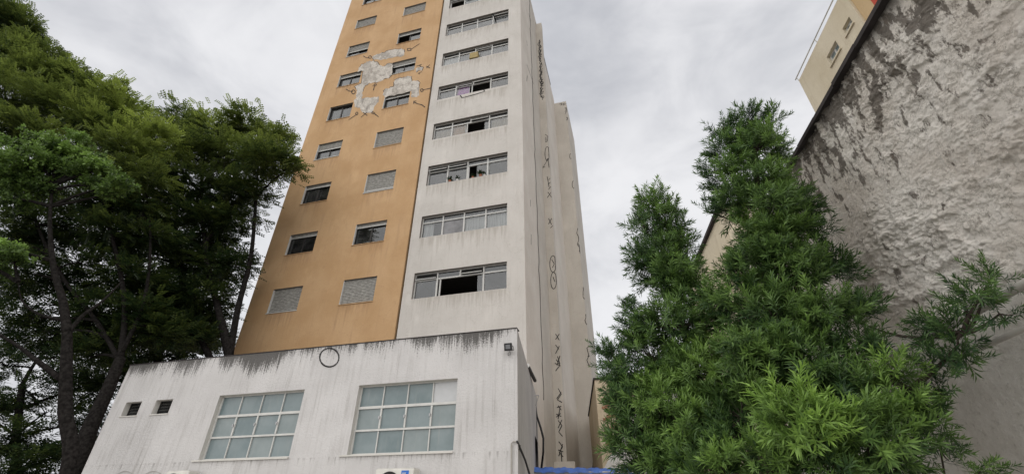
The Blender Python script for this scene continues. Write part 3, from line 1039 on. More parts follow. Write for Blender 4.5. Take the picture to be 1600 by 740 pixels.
# conduits and cables at the annex corner
pts = [on_front(x, y, A, -.03) + Vector((0, 0, 0)) for x, y in [(799, 760), (799, 692), (802, 689), (807, 689)]]
cd = MB().tube([DV @ p + A for p in pts], .014, 8).build('conduit', M['pvc'])
tag(cd, 'thin pale conduit bent at the bottom of the annex corner', 'conduit')
cb = MB()
cb.tube([at(808, 689, 9.55), at(813, 700, 9.9), at(821, 719, 10.4), at(829, 745, 10.9)], .022, 7)
tag(cb.build('cable_bundle', M['black']), 'black cable bundle dropping from the annex corner conduit', 'cable')
cb = MB()
cb.tube([at(836.5, 634, 15.9), at(839, 650, 15.8), at(845, 668, 15.8), at(849, 684, 15.8), at(849, 705, 15.8), at(846, 731, 15.8)], .035, 7)
cb.tube([at(836.5, 634, 15.85), at(838, 660, 15.7), at(839, 700, 15.7), at(839, 731, 15.7)], .02, 7)
tag(cb.build('cable_bundle', M['black']), 'black cables hanging down the far end of the annex flank', 'cable')
br = MB()
br.tube([at(833, 617, 15.2), at(842, 617, 15.2)], .016, 6)
br.tube([at(842, 617, 15.2), at(837, 633, 15.2)], .012, 6)
tag(br.build('wire_bracket', M['steel']), 'thin triangular wire bracket above the hanging cables', 'bracket')
hk = MB().tube([at(809, 696, 9.7), at(813.5, 695, 9.7), at(813, 700, 9.7), at(809.5, 702, 9.7)], .006, 6)
tag(hk.build('hook', M['black']), 'small black hook on the annex flank near the corner', 'hook')
# teal sheet bulging above the roof edge
mb = MB()
vs, fs = [], []
for i in range(13):
    for j in range(7):
        u_, v_ = i / 12, j / 6
        vs.append((-.75 + 1.5 * u_, .9 * v_, .0 + .16 * math.sin(math.pi * u_) ** .8 * math.sin(math.pi * (.12 + .76 * v_)) + .015 * math.sin(i * 2.3 + j)))
for i in range(12):
    for j in range(6):
        k = i * 7 + j
        fs.append((k, k + 7, k + 8, k + 1))
mb.add(vs, fs)
M['teal'] = simple('teal_plastic', (0.06, 0.13, 0.15), 0.5)
o = mb.build('roof_sheet', M['teal'], None, smooth=True)
o.location = place_local(-9.45, .45, 5.2, A)
o.rotation_euler = (0, 0, ROT)
tag(o, 'teal plastic sheet bulging over the annex roof edge', 'tarp')

# ------------------------------------------------------------------ lean-to with blue tarp at the end of the alley
lean = empty('lean_to_shed', (1.9, 14.4, 0), R(-6), 'low white shed roof under a blue tarp in the alley', 'shed')
MB().box(-1.25, 1.6, -.4, .9, 2.62, 2.72).build('roof_panel', M['alu'], lean)
MB().box(-1.25, 1.6, -.44, -.405, 2.5, 2.7).build('gutter', M['pvc'], lean)
for sx in (-1.15, 1.5):
    for sy in (-.3, .8):
        MB().box(sx - .04, sx + .04, sy - .04, sy + .04, 0, 2.62).build('post', M['steel'], lean)
mb = MB()
vs, fs = [], []
nx, ny = 48, 6
for i in range(nx + 1):
    for j in range(ny + 1):
        x = -1.3 + 2.95 * i / nx
        yv = -.47 + 1.3 * j / ny
        z = 2.70 + (.15 if j else 0) + .012 * math.sin(i * .9 + j) + .01 * math.sin(i * 2.1 + j * 2) - .06 * i / nx
        vs.append((x, yv if j else -.48, z))
for i in range(nx):
    for j in range(ny):
        k = i * (ny + 1) + j
        fs.append((k, k + ny + 1, k + ny + 2, k + 1))
mb.add(vs, fs)
M['tarp'] = simple('blue_tarpaulin', (0.04, 0.11, 0.36), 0.45, 0.25, 5)
tp = mb.build('tarp', M['tarp'], None, smooth=True)
tp.location = (1.9, 14.4, 0)
tp.rotation_euler = (0, 0, R(-6))
tag(tp, 'wrinkled bright blue tarp laid over the alley shed roof', 'tarp')
# plinth at the foot of the fin
MB().box(-.02, .85, 4.75, 5.44, 0, 3.62).build('plinth', M['side'], tower)

# ------------------------------------------------------------------ right-hand boundary wall
WROT = R(-8.3)
DW = Matrix.Rotation(WROT, 3, 'Z')
WD = 2.6
wall = empty('boundary_wall', DW @ Vector((WD, 0, 0)), WROT, 'tall rough plastered boundary wall blotched with black mould', 'wall')
T0, T1, WT = -0.6, 6.6, 4.99


def wall_relief(tt, zz):
    """trowelled lumps: slanted ridges, torn flakes, little ledges and pits"""
    rx = tt * .8 + zz * .35
    rz = zz * .9 - tt * .3
    big = fbm(rx * 1.3, rz * 1.5, 3, 4)
    rid = np.clip((1 - np.abs(fbm(rx * 4.1, rz * 6.6, 11, 6, .6) * 2 - 1) - .74) / .26, 0, 1)
    flake = fbm(rx * 9, rz * 13, 23, 5, .65)
    st1 = np.clip((fbm(rx * 2.4, rz * 3.3, 41, 6, .62) - .5) / .02, 0, 1)
    st2 = np.clip((fbm(rx * 6.1, rz * 8.3, 57, 5, .62) - .53) / .025, 0, 1)
    st3 = np.clip((fbm(rx * 13, rz * 17, 71, 4, .6) - .55) / .04, 0, 1)
    rgh = np.clip((zz + (fbm(tt * 2, zz * 2, 5) - .5) * .7 - 2.72) / .22, 0, 1)
    rgh = .10 + .90 * rgh
    patch = np.clip((fbm(tt * .9 + 4, zz * 1.2, 91, 3) - .35) / .3, .15, 1)
    mid = np.clip(1 - np.abs(zz - 3.4) / 1.2, 0, 1)
    return .03 * big + .9 * rgh * patch * (.020 * rid * (0.5 + mid) + .013 * st1 + .014 * st2 + .010 * st3 + .040 * (flake - .5) * (0.5 + .8 * mid)) + .007 * fbm(tt * 30, zz * 30, 31, 4)


def relief_sheet(t0, t1, z0, z1, nt_, nz_):
    tt, zz = np.meshgrid(np.linspace(t0, t1, nt_), np.linspace(z0, z1, nz_), indexing='ij')
    V = np.stack([.03 - wall_relief(tt, zz), tt, zz], -1).reshape(-1, 3)
    ii, jj = np.meshgrid(np.arange(nt_ - 1), np.arange(nz_ - 1), indexing='ij')
    a = (ii * nz_ + jj).ravel()
    return V, np.stack([a, a + 1, a + nz_ + 1, a + nz_], -1)


sheets = [relief_sheet(1.6, 6.2, 1.7, WT, 620, 460), relief_sheet(T0, 1.6, 0, WT, 60, 130), relief_sheet(6.2, T1, 0, WT, 10, 130), relief_sheet(1.6, 6.2, 0, 1.7, 110, 40)]
off = np.cumsum([0] + [len(q_[0]) for q_ in sheets[:-1]])
link('render_face', ortho_mesh(np.concatenate([q_[0] for q_ in sheets]), np.concatenate([q_[1] + o_ for q_, o_ in zip(sheets, off)])), M['rough'], wall, smooth=True)
MB().box(.045, .22, T0, T1, 0, WT).build('core', M['conc'], wall)
# coping in short lengths of slightly uneven tiles
y = T0
while y < T1:
    L = min(.42, T1 - y)
    dz = random.uniform(-.006, .006)
    MB().box(-.055 + random.uniform(-.008, .008), .26, y + .004, y + L - .004, WT + .001 + dz, WT + .045 + dz).build('coping_tile', M['coping'], wall)
    y += L
# two pipes
def wall_pipe(z0, z1, y0, y1, r, label):
    p = MB()
    n = 14
    p.tube([(-.13, y0 + (y1 - y0) * i / n, z0 + (z1 - z0) * i / n + .006 * math.sin(i * 1.7)) for i in range(n + 1)], r, 10)
    root = empty('wall_pipe', DW @ Vector((WD, 0, 0)), WROT, label, 'pipe', 'pipes along the boundary wall')
    p.build('pipe', M['pvc'], root, smooth=True)
    for k in range(3):
        yy = y0 + (y1 - y0) * (k + .5) / 3
        zz_ = z0 + (z1 - z0) * (k + .5) / 3
        MB().box(-.14 - r, -.03, yy - .015, yy + .015, zz_ - r - .012, zz_ + r + .012).build('clamp', M['steel'], root)


wall_pipe(2.69, 2.69, .5, 6.3, .025, 'upper grey pipe running along the rough boundary wall')
wall_pipe(2.47, 2.53, .5, 6.3, .017, 'lower thinner pipe running along the rough boundary wall')

# ------------------------------------------------------------------ pale gable beyond the wall
ND = DW @ Vector((1, 0, 0))
hs = empty('pale_house', DW @ Vector((2.62, 6.62, 0)), WROT, 'pale cream house end with dark coping behind the dense shrub', 'house')
MB().box(0, 3.5, 0, 3.2, 0, 6.06).build('wall', M['cream'], hs)
MB().box(-.06, 3.55, -.05, 3.25, 6.061, 6.12).build('coping', M['coping'], hs)

# ochre block closing the alley
ob = empty('ochre_block', at(943, 740, 18) * 1.0 - Vector((0, 0, at(943, 740, 18).z)), R(-6.6), 'weathered ochre block with patches of bare brick closing the alley', 'building')
MB().box(0, 4.5, 0, 7.5, 0, 6.25).build('wall', M['ochre_wall'], ob)
MB().box(-.05, 4.55, -.05, 7.5, 6.251, 6.32).build('coping', M['coping'], ob)
M['brick'] = simple('red_brown_brick', (0.25, 0.13, 0.08), 0.95, 0.35, 7)
bme = MB().box(0, .24, -.03, 0.0, 0, .085)
first = None
for rr in range(16):
    for cc in range(8):
        if math.sin(rr * 1.7 + cc * 2.9) + random.random() < .2:
            continue
        if first is None:
            first = bme.build('brick', M['brick'], ob)
            b_ = first
        else:
            b_ = first.copy()
            COL.objects.link(b_)
            b_.parent = ob
        b_.location = (.18 + cc * .26 + (.13 if rr % 2 else 0), random.uniform(-.008, .004), 3.9 + rr * .105)
# sloping white wall
sw = empty('white_stair_wall', at(940, 740, 16) - Vector((0, 0, at(940, 740, 16).z)), R(-6), 'white sloping low wall in front of the ochre block', 'wall')
mb = MB()
for yv in (0, .2):
    mb.add([(0.05, yv, 0), (3, yv, 0), (3, yv, 7.2), (0.05, yv, 2.9)], [(0, 1, 2, 3)])
mb.quad((0.05, 0, 2.9), (3, 0, 7.2), (3, .2, 7.2), (0.05, .2, 2.9))
mb.quad((0.05, 0, 0), (.05, 0, 2.9), (.05, .2, 2.9), (.05, .2, 0))
mb.build('wall', M['whitewall'], sw)

# ------------------------------------------------------------------ cream tower beyond the boundary wall
TD = 9.0
ct = empty('cream_tower', DW @ Vector((TD, 0, 0)), WROT, 'cream apartment block with two windows rising behind the boundary wall', 'apartment building')


def on_wall(x, y, d):
    o_ = DW.inverted() @ Vector((0, 0, EYE))
    d_ = DW.inverted() @ ray(x, y)
    return o_ + d_ * ((d - o_.x) / d_.x)


far = on_wall(1248, 126, TD)
fold = on_wall(1338, 18, TD)
redp = on_wall(1362, 8, TD)
ZT = far.z
YF, YN, YR = far.y, fold.y, redp.y
cw = []
for pl in ([(1289, 90), (1307, 65), (1313, 77), (1300, 100)], [(1315, 46), (1327, 27), (1333, 36), (1323, 55)]):
    q4 = [on_wall(x, y, TD) for x, y in pl]
    ys = sorted(p.y for p in q4)
    zs_ = sorted(p.z for p in q4)
    cw.append(((ys[0] + ys[1]) / 2, (ys[2] + ys[3]) / 2, (zs_[0] + zs_[1]) / 2, (zs_[2] + zs_[3]) / 2))
print('cream', ZT, YF, YN, YR, cw)
# sheet facing the alley (local x = 0), holes in (y, z)
ys_ = sorted({YN, YF, *[c_[0] for c_ in cw], *[c_[1] for c_ in cw]})
zs_ = sorted({0, ZT, *[c_[2] for c_ in cw], *[c_[3] for c_ in cw]})
mb = MB()
for i in range(len(ys_) - 1):
    for j in range(len(zs_) - 1):
        cy, cz = (ys_[i] + ys_[i + 1]) / 2, (zs_[j] + zs_[j + 1]) / 2
        if any(c_[0] < cy < c_[1] and c_[2] < cz < c_[3] for c_ in cw):
            continue
        mb.quad((0, ys_[i], zs_[j]), (0, ys_[i], zs_[j + 1]), (0, ys_[i + 1], zs_[j + 1]), (0, ys_[i + 1], zs_[j]))
for y0, y1, z0, z1 in cw:
    mb.quad((0, y0, z0), (0, y1, z0), (.16, y1, z0), (.16, y0, z0))
    mb.quad((0, y0, z1), (.16, y0, z1), (.16, y1, z1), (0, y1, z1))
    mb.quad((0, y0, z0), (.16, y0, z0), (.16, y0, z1), (0, y0, z1))
    mb.quad((0, y1, z0), (0, y1, z1), (.16, y1, z1), (.16, y1, z0))
mb.quad((0, YF, 0), (0, YF, ZT), (8, YF, ZT), (8, YF, 0))
mb.quad((0, YN, 0), (8, YN, 0), (8, YN, ZT), (0, YN, ZT))
mb.quad((0, YN, ZT), (8, YN, ZT), (8, YF, ZT), (0, YF, ZT))
mb.build('wall', M['cream'], ct)
for y0, y1, z0, z1 in cw:
    wn = MB()
    wn.box(.1, .15, y0, y0 + .05, z0, z1).box(.1, .15, y1 - .05, y1, z0, z1).box(.1, .15, y0 + .05, y1 - .05, z0, z0 + .05).box(.1, .15, y0 + .05, y1 - .05, z1 - .05, z1)
    ym = (y0 + y1) / 2
    wn.box(.095, .145, ym - .03, ym + .03, z0 + .05, z1 - .05)
    wo = wn.build('window', M['alu'], ct)
    MB().box(.155, .4, y0, y1, z0, z1).build('backing', M['interior'], wo)
    for (pa, pb) in ((y0 + .05, ym - .03), (ym + .03, y1 - .05)):
        MB().quad((.12, pa, z0 + .05), (.12, pb, z0 + .05), (.12, pb, z1 - .05), (.12, pa, z1 - .05)).build('pane', M['frost'], wo)
    MB().box(-.05, .1, y0 - .05, y1 + .05, z0 - .06, z0 - .002).build('sill', M['cream'], wo)
MB().box(.06, 8, YR, YN - .005, 0, ZT - .02).build('wall', M['tan'], ct)['label'] = 'recessed tan strip of wall'
MB().box(.05, 8, YR - 4, YR - .005, 0, ZT - .02).build('wall', M['red'], ct)['label'] = 'red painted strip of wall'
rl = MB()
rl.tube([(-.03, YF + .1, ZT + .16), (-.03, YN - 3, ZT + .16)], .022, 6)
k = YF
while k > YN - 3:
    rl.tube([(-.03, k, ZT + .16), (.03, k, ZT - .05)], .018, 5)
    k -= 1.6
rl.build('roof_rail', M['alu'], ct)


# ------------------------------------------------------------------ vegetation helpers
def frames(dirs, ups=None):
    """rotation matrices whose z axis is dirs (n,3)"""
    d = dirs / np.linalg.norm(dirs, axis=1, keepdims=True)
    r = RNG.normal(size=d.shape) if ups is None else ups
    x = np.cross(r, d)
    x /= np.linalg.norm(x, axis=1, keepdims=True) + 1e-9
    y = np.cross(d, x)
    return np.stack([x, y, d], -1)      # columns


def stamp(tv, tf_, mats, locs, scales, tints, ttint):
    """many copies of a small template as one mesh"""
    n, k = len(locs), len(tv)
    V = np.einsum('nij,kj->nki', mats, tv) * scales[:, None, None] + locs[:, None, :]
    F = tf_[None] + (np.arange(n) * k)[:, None, None]
    T = np.clip(tints[:, None] + ttint[None], 0, 1)
    return V.reshape(-1, 3), F.reshape(-1, tf_.shape[1]), T.ravel()


def leaf_object(name, parts, mat, parent):
    V = np.concatenate([p[0] for p in parts])
    off = np.cumsum([0] + [len(p[0]) for p in parts[:-1]])
    F = np.concatenate([p[1] + o_ for p, o_ in zip(parts, off)])
    T = np.concatenate([p[2] for p in parts])
    me = ortho_mesh(V, F)
    set_tint(me, T)
    return link(name, me, mat, parent)


def set_tint(me, T):
    at_ = me.attributes.new('tint', 'FLOAT_COLOR', 'POINT')
    c_ = np.ones((len(T), 4), np.float32)
    c_[:, :3] = np.asarray(T)[:, None]
    at_.data.foreach_set('color', c_.ravel())


def bend(p, q, sag=0.15, n=7, wob=0.06):
    p, q = Vector(p), Vector(q)
    L = (q - p).length
    sd = Vector((random.uniform(-1, 1), random.uniform(-1, 1), 0)) * L * wob
    out = []
    for i in range(n + 1):
        t = i / n
        out.append(p.lerp(q, t) + Vector((0, 0, math.sin(math.pi * t) * L * sag)) + sd * math.sin(math.pi * t))
    return out


# ------------------------------------------------------------------ podocarpus beside the boundary wall
def sprig_template(n, spread, seed):
    r = np.random.default_rng(seed)
    vs, fs, ti = [], [], []
    L = .17
    bendv = r.normal(size=2) * .18
    for i in range(n):
        t = (i + .5) / n
        z = L * t ** .85
        base = np.array([bendv[0] * z * t, bendv[1] * z * t, z])
        az_ = i * 2.39996 + r.normal() * .25
        el = R(r.uniform(48, 72)) * (1 - .55 * t ** 2) * spread
        d = np.array([math.cos(az_) * math.sin(el), math.sin(az_) * math.sin(el), math.cos(el)])
        l = r.uniform(.06, .108) * (1 - .3 * t ** 3) * (0.65 + .35 * min(1, t * 4))
        sd = np.cross(d, [0, 0, 1.0])
        sd /= np.linalg.norm(sd) + 1e-9
        up = np.cross(sd, d)
        wv = .0056
        m1 = base + d * l * .5 + up * l * .05
        tip = base + d * l - up * l * r.uniform(-.02, .12)
        o_ = len(vs)
        vs += [base, m1 + sd * wv, tip, m1 - sd * wv]
        fs.append((o_, o_ + 1, o_ + 2, o_ + 3))
        v_ = r.normal() * .07 + .16 * t
        ti += [v_ - .05, v_, v_ + .06, v_]
    # stem as a thin three-sided spike of quads
    o_ = len(vs)
    for k in range(3):
        a_ = k * 2.094
        vs.append(np.array([.0022 * math.cos(a_), .0022 * math.sin(a_), -.06]))
        vs.append(np.array([bendv[0] * L + .0012 * math.cos(a_), bendv[1] * L + .0012 * math.sin(a_), L * .98]))
        ti += [.0, .1]
    for k in range(3):
        k2 = (k + 1) % 3
        fs.append((o_ + 2 * k, o_ + 2 * k2, o_ + 2 * k2 + 1, o_ + 2 * k + 1))
    return np.array(vs), np.array(fs), np.array(ti)


SPR = [sprig_template(n, s, i + 3) for i, (n, s) in enumerate(((30, 1.0), (26, 1.1), (34, .9), (24, .85), (20, 1.15), (38, 1.0)))]
# clumps: photo x, y, radius, distance ahead, young-growth amount
PB = [
    (1025, 305, 24, 4.2, .45), (1008, 345, 26, 4.2, .2), (1040, 340, 32, 4.15, .35), (1066, 372, 26, 4.1, .2), (1012, 388, 28, 4.1, .12), (1045, 395, 34, 4.1, .2),
    (1072, 405, 18, 4.0, .15), (1020, 432, 28, 4.1, .1), (1060, 440, 42, 4.0, .35), (1085, 460, 28, 3.9, .3), (985, 482, 13, 4.3, .0), (1005, 512, 30, 4.2, .15), (972, 470, 6, 4.3, 0),
    (962, 560, 20, 4.3, .05), (942, 548, 9, 4.4, .0), (985, 590, 34, 4.2, .1), (1020, 560, 46, 4.1, .25), (1060, 510, 48, 3.9, .3), (995, 640, 40, 4.1, .1), (965, 610, 22, 4.2, .05),
    (1035, 640, 52, 3.9, .5), (1000, 700, 44, 4.0, .15), (1080, 690, 60, 3.7, .4), (1110, 600, 54, 3.7, .6), (960, 690, 14, 4.2, 0), (1040, 735, 40, 3.8, .3),
    (1168, 180, 22, 3.45, .1), (1130, 192, 20, 3.5, .05), (1205, 190, 24, 3.45, .1), (1182, 222, 40, 3.4, .5), (1142, 228, 30, 3.5, .15), (1215, 232, 20, 3.4, .4), (1112, 256, 11, 3.6, .0),
    (1150, 268, 34, 3.5, .25), (1195, 280, 40, 3.4, .45), (1152, 312, 32, 3.5, .2), (1105, 318, 8, 3.6, .05), (1198, 330, 48, 3.4, .35), (1240, 308, 28, 3.45, .1), (1166, 358, 30, 3.5, .55),
    (1222, 380, 52, 3.4, .3), (1262, 350, 28, 3.5, .03), (1172, 418, 40, 3.5, .25), (1240, 440, 54, 3.4, .25), (1296, 425, 30, 3.45, .05), (1150, 478, 44, 3.5, .35), (1140, 430, 16, 3.6, .15),
    (1210, 500, 54, 3.3, .25), (1285, 500, 46, 3.2, .4), (1338, 500, 34, 3.25, .08), (1180, 570, 54, 3.3, .3), (1262, 580, 56, 3.1, .25), (1345, 560, 40, 3.1, .1), (1160, 650, 54, 3.3, .3),
    (1250, 660, 52, 2.75, .9), (1290, 690, 46, 2.7, .7), (1330, 630, 50, 2.9, .15), (1395, 590, 30, 2.75, .75), (1410, 640, 34, 2.75, .5), (1360, 690, 52, 2.7, .35), (1425, 690, 40, 2.75, .2), (1462, 650, 22, 2.85, .05),
    (1550, 436, 16, 2.3, .12), (1535, 468, 24, 2.3, .1), (1562, 490, 16, 2.28, .08), (1510, 480, 24, 2.55, .12), (1462, 505, 22, 2.65, .15), (1490, 530, 32, 2.6, .08), (1440, 530, 14, 2.7, .1), (1500, 570, 26, 2.6, .05), (1455, 580, 26, 2.7, .05),
    (1470, 615, 22, 2.75, .0), (1525, 738, 10, 2.6, .25), (1130, 735, 40, 3.2, .6), (1200, 735, 46, 2.9, .4), (1300, 740, 40, 2.7, .2), (1400, 735, 34, 2.7, .2), (1470, 705, 14, 2.8, .0),
    (1090, 745, 50, 3.6, .2), (1150, 710, 50, 3.4, .1), (1230, 745, 46, 3.1, .1), (1020, 725, 40, 4.1, .1), (1340, 745, 46, 3.0, .1), (1050, 690, 46, 4.1, .1), (1120, 520, 40, 3.8, .2), (1130, 660, 50, 3.6, .2), (1060, 590, 46, 4.0, .3), (1300, 620, 50, 3.2, .1), (1210, 610, 60, 3.5, .05), (1240, 540, 56, 3.5, .05),
]
pod = empty('podocarpus_tree', (2.25, 3.75, 0), 0, 'bushy dark green conifer with fresh green shoots beside the rough wall', 'tree')
BASE = Vector((2.25, 3.75, 0))
lead = {'main': [Vector((2.25, 3.75, 0)), at(1200, 640, 3.75), at(1205, 480, 3.65), at(1195, 360, 3.5), at(1180, 260, 3.45), at(1168, 185, 3.45)],
        'left': [Vector((2.15, 3.85, 0)), at(1110, 660, 3.95), at(1070, 520, 4.1), at(1045, 420, 4.15), at(1025, 310, 4.2)],
        'right': [Vector((2.35, 3.6, 0)), at(1320, 690, 3.1), at(1420, 610, 2.8), at(1480, 560, 2.62), at(1505, 520, 2.56)]}


def rel(p):
    return Vector(p) - BASE


tb = MB()
for nm, r0 in (('main', .075), ('left', .055), ('right', .035)):
    ps = [rel(p) for p in lead[nm]]
    fine = []
    for a_, b_ in zip(ps[:-1], ps[1:]):
        for k in range(4):
            fine.append(a_.lerp(b_, k / 4) + Vector((random.uniform(-.012, .012), random.uniform(-.012, .012), 0)))
    fine.append(ps[-1])
    tb.tube(fine, [r0 * (1 - .88 * i / (len(fine) - 1)) for i in range(len(fine))], 8)
tb.build('trunk', M['bark_pod'], pod, smooth=True)
bb = MB()
sp_pos, sp_dir, sp_tint, sp_scale = [], [], [], []
for (x, y, r, D, yg) in PB:
    y += 12 if y < 420 and x < 1270 else 0
    c_ = at(x, y, D)
    kk = pxscale(x, y, D)
    rfull = r * kk
    rw = max(.025, rfull - .06)
    # branch from the nearest leader point below
    best = min((p for l in lead.values() for p in l if p.z < c_.z + .05), key=lambda p: (p - c_).length)
    bp = bend(rel(best), rel(c_), -.06, 6, .1)
    bb.tube(bp, [max(.004, .016 * (1 - .7 * i / 6)) for i in range(7)], 5)
    nf = max(2, int(2 + (11 if x > 1435 and y < 640 else 21) * (rfull / .25) ** 2))
    hub = RNG.normal(size=(nf, 3)) + np.array([-.1, -.25, .2])
    hub /= np.linalg.norm(hub, axis=1, keepdims=True)
    hr = RNG.uniform(.35, 1.0, nf) ** .6
    per = RNG.integers(4, 8, nf)
    own = np.repeat(np.arange(nf), per)
    n = len(own)
    pts, rr = hub[own], hr[own]
    jit = RNG.normal(size=(n, 3))
    jit /= np.linalg.norm(jit, axis=1, keepdims=True)
    P = np.array(c_) + pts * rr[:, None] * rw + jit * RNG.uniform(.01, .06, (n, 1))
    lead_dir = hub * .8 + np.array([-.08, -.15, .45])
    dd = lead_dir[own] + jit * .62
    shade_ = RNG.normal(size=nf) * .10
    up_ = pts[:, 2] * .5 - pts[:, 1] * .5
    young = np.clip(yg * (.55 + .9 * up_ * rr) + shade_[own] * (.4 + yg) + RNG.normal(size=n) * .05, 0, 1)
    sp_pos.append(P)
    sp_dir.append(dd)
    sp_tint.append(young * .95)
    sp_scale.append(np.where(RNG.random(n) < .7, RNG.uniform(.75, 1.05, n), RNG.uniform(.5, .75, n)) * min(1, .55 + rfull * 2.4))
    for k in range(0, n, 4):
        q_ = Vector(P[k]) - BASE
        bb.tube([rel(c_), rel(c_).lerp(q_, .5) + Vector((0, 0, -.01)), q_], [.006, .004, .002], 4, cap=False)
tag(bb.build('branch', M['bark_pod'], pod), kind='stuff')
P = np.concatenate(sp_pos)
Dd = np.concatenate(sp_dir)
T = np.clip(np.concatenate(sp_tint) - .02, 0, 1)
S = np.concatenate(sp_scale)
# keep sprigs off the wall face
loc = (np.array(DW.inverted()) @ P.T).T
lim = WD - .14
push = np.clip(loc[:, 0] - lim, 0, None)
P = P - push[:, None] * np.array(ND)[None] * 1.02
Dd[push > 0] += np.array([-.6, 0, .2])
Mx = frames(Dd)
dist = np.linalg.norm(P - np.array([0, 0, EYE]), axis=1) - .25 * Dd[:, 1] * 0 + .4 * (P[:, 1] > 4.3)
order = np.argsort(dist - .35 * T)
near = set(order[:280].tolist())
spm = []
for vi, (tv, tf_, tt_) in enumerate(SPR):
    row = []
    for lv in range(5):
        me = ortho_mesh(tv, tf_)
        me.name = 'sprig'
        set_tint(me, np.clip(tt_ + lv * .19, 0, 1))
        me.materials.append(M['leaf_pod'])
        row.append(me)
    spm.append(row)
rest = []
var = RNG.integers(0, len(SPR), len(P))
for vi, (tv, tf_, tt_) in enumerate(SPR):
    idx = [i for i in np.nonzero(var == vi)[0] if i not in near]
    rest.append(stamp(tv, tf_, Mx[idx], P[idx] - np.array(BASE), S[idx], T[idx], tt_))
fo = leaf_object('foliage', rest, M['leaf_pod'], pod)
fo['kind'] = 'stuff'
for i in near:
    ob_ = bpy.data.objects.new('sprig', spm[var[i]][min(4, int(T[i] / .19 + .5))])
    COL.objects.link(ob_)
    ob_.parent = pod
    m4 = Matrix([[*(Mx[i][a_] * S[i]), P[i][a_] - BASE[a_]] for a_ in range(3)] + [[0, 0, 0, 1]])
    ob_.matrix_local = m4
print('sprigs', len(P))


# ------------------------------------------------------------------ big trees at the left
def pinnate(npair, seed, ln=.42, lw=.034, ll=.095):
    r = np.random.default_rng(seed)
    vs, fs, ti = [], [], []
    for i in range(npair):
        t = (i + .8) / (npair + .3)
        z = ln * t
        droop = -.12 * ln * t * t
        for sgn in (-1, 1):
            b0 = np.array([0, droop, z])
            l = ll * (1 - .45 * abs(t - .45) * 1.4) * r.uniform(.85, 1.15)
            d = np.array([sgn * .86, -.22 + r.normal() * .08, .48])
            wv = np.array([-sgn * .3, 0, .95]) * lw * .5
            o_ = len(vs)
            vs += [b0, b0 + d * l * .5 + wv, b0 + d * l, b0 + d * l * .5 - wv]
            fs.append((o_, o_ + 1, o_ + 2, o_ + 3))
            v_ = r.normal() * .06
            ti += [v_ - .03, v_, v_ + .05, v_]
    return np.array(vs), np.array(fs), np.array(ti)


def broad(seed):
    r = np.random.default_rng(seed)
    vs, fs, ti = [], [], []
    for i in range(9):
        a_ = i * 2.4
        el = r.uniform(.4, 1.4)
        d = np.array([math.cos(a_) * math.sin(el), math.sin(a_) * math.sin(el), math.cos(el)])
        sd = np.cross(d, r.normal(size=3))
        sd /= np.linalg.norm(sd)
        l = r.uniform(.13, .22)
        b0 = d * .06
        o_ = len(vs)
        vs += [b0, b0 + d * l * .45 + sd * l * .28, b0 + d * l, b0 + d * l * .45 - sd * l * .28]
        fs.append((o_, o_ + 1, o_ + 2, o_ + 3))
        v_ = r.normal() * .12
        ti += [v_, v_, v_ + .05, v_]
    return np.array(vs), np.array(fs), np.array(ti)


PIN = [pinnate(5, 1, lw=.065, ll=.13), pinnate(6, 2, lw=.06, ll=.12), pinnate(4, 3, lw=.07, ll=.14)]
BRD = [broad(5), broad(6)]


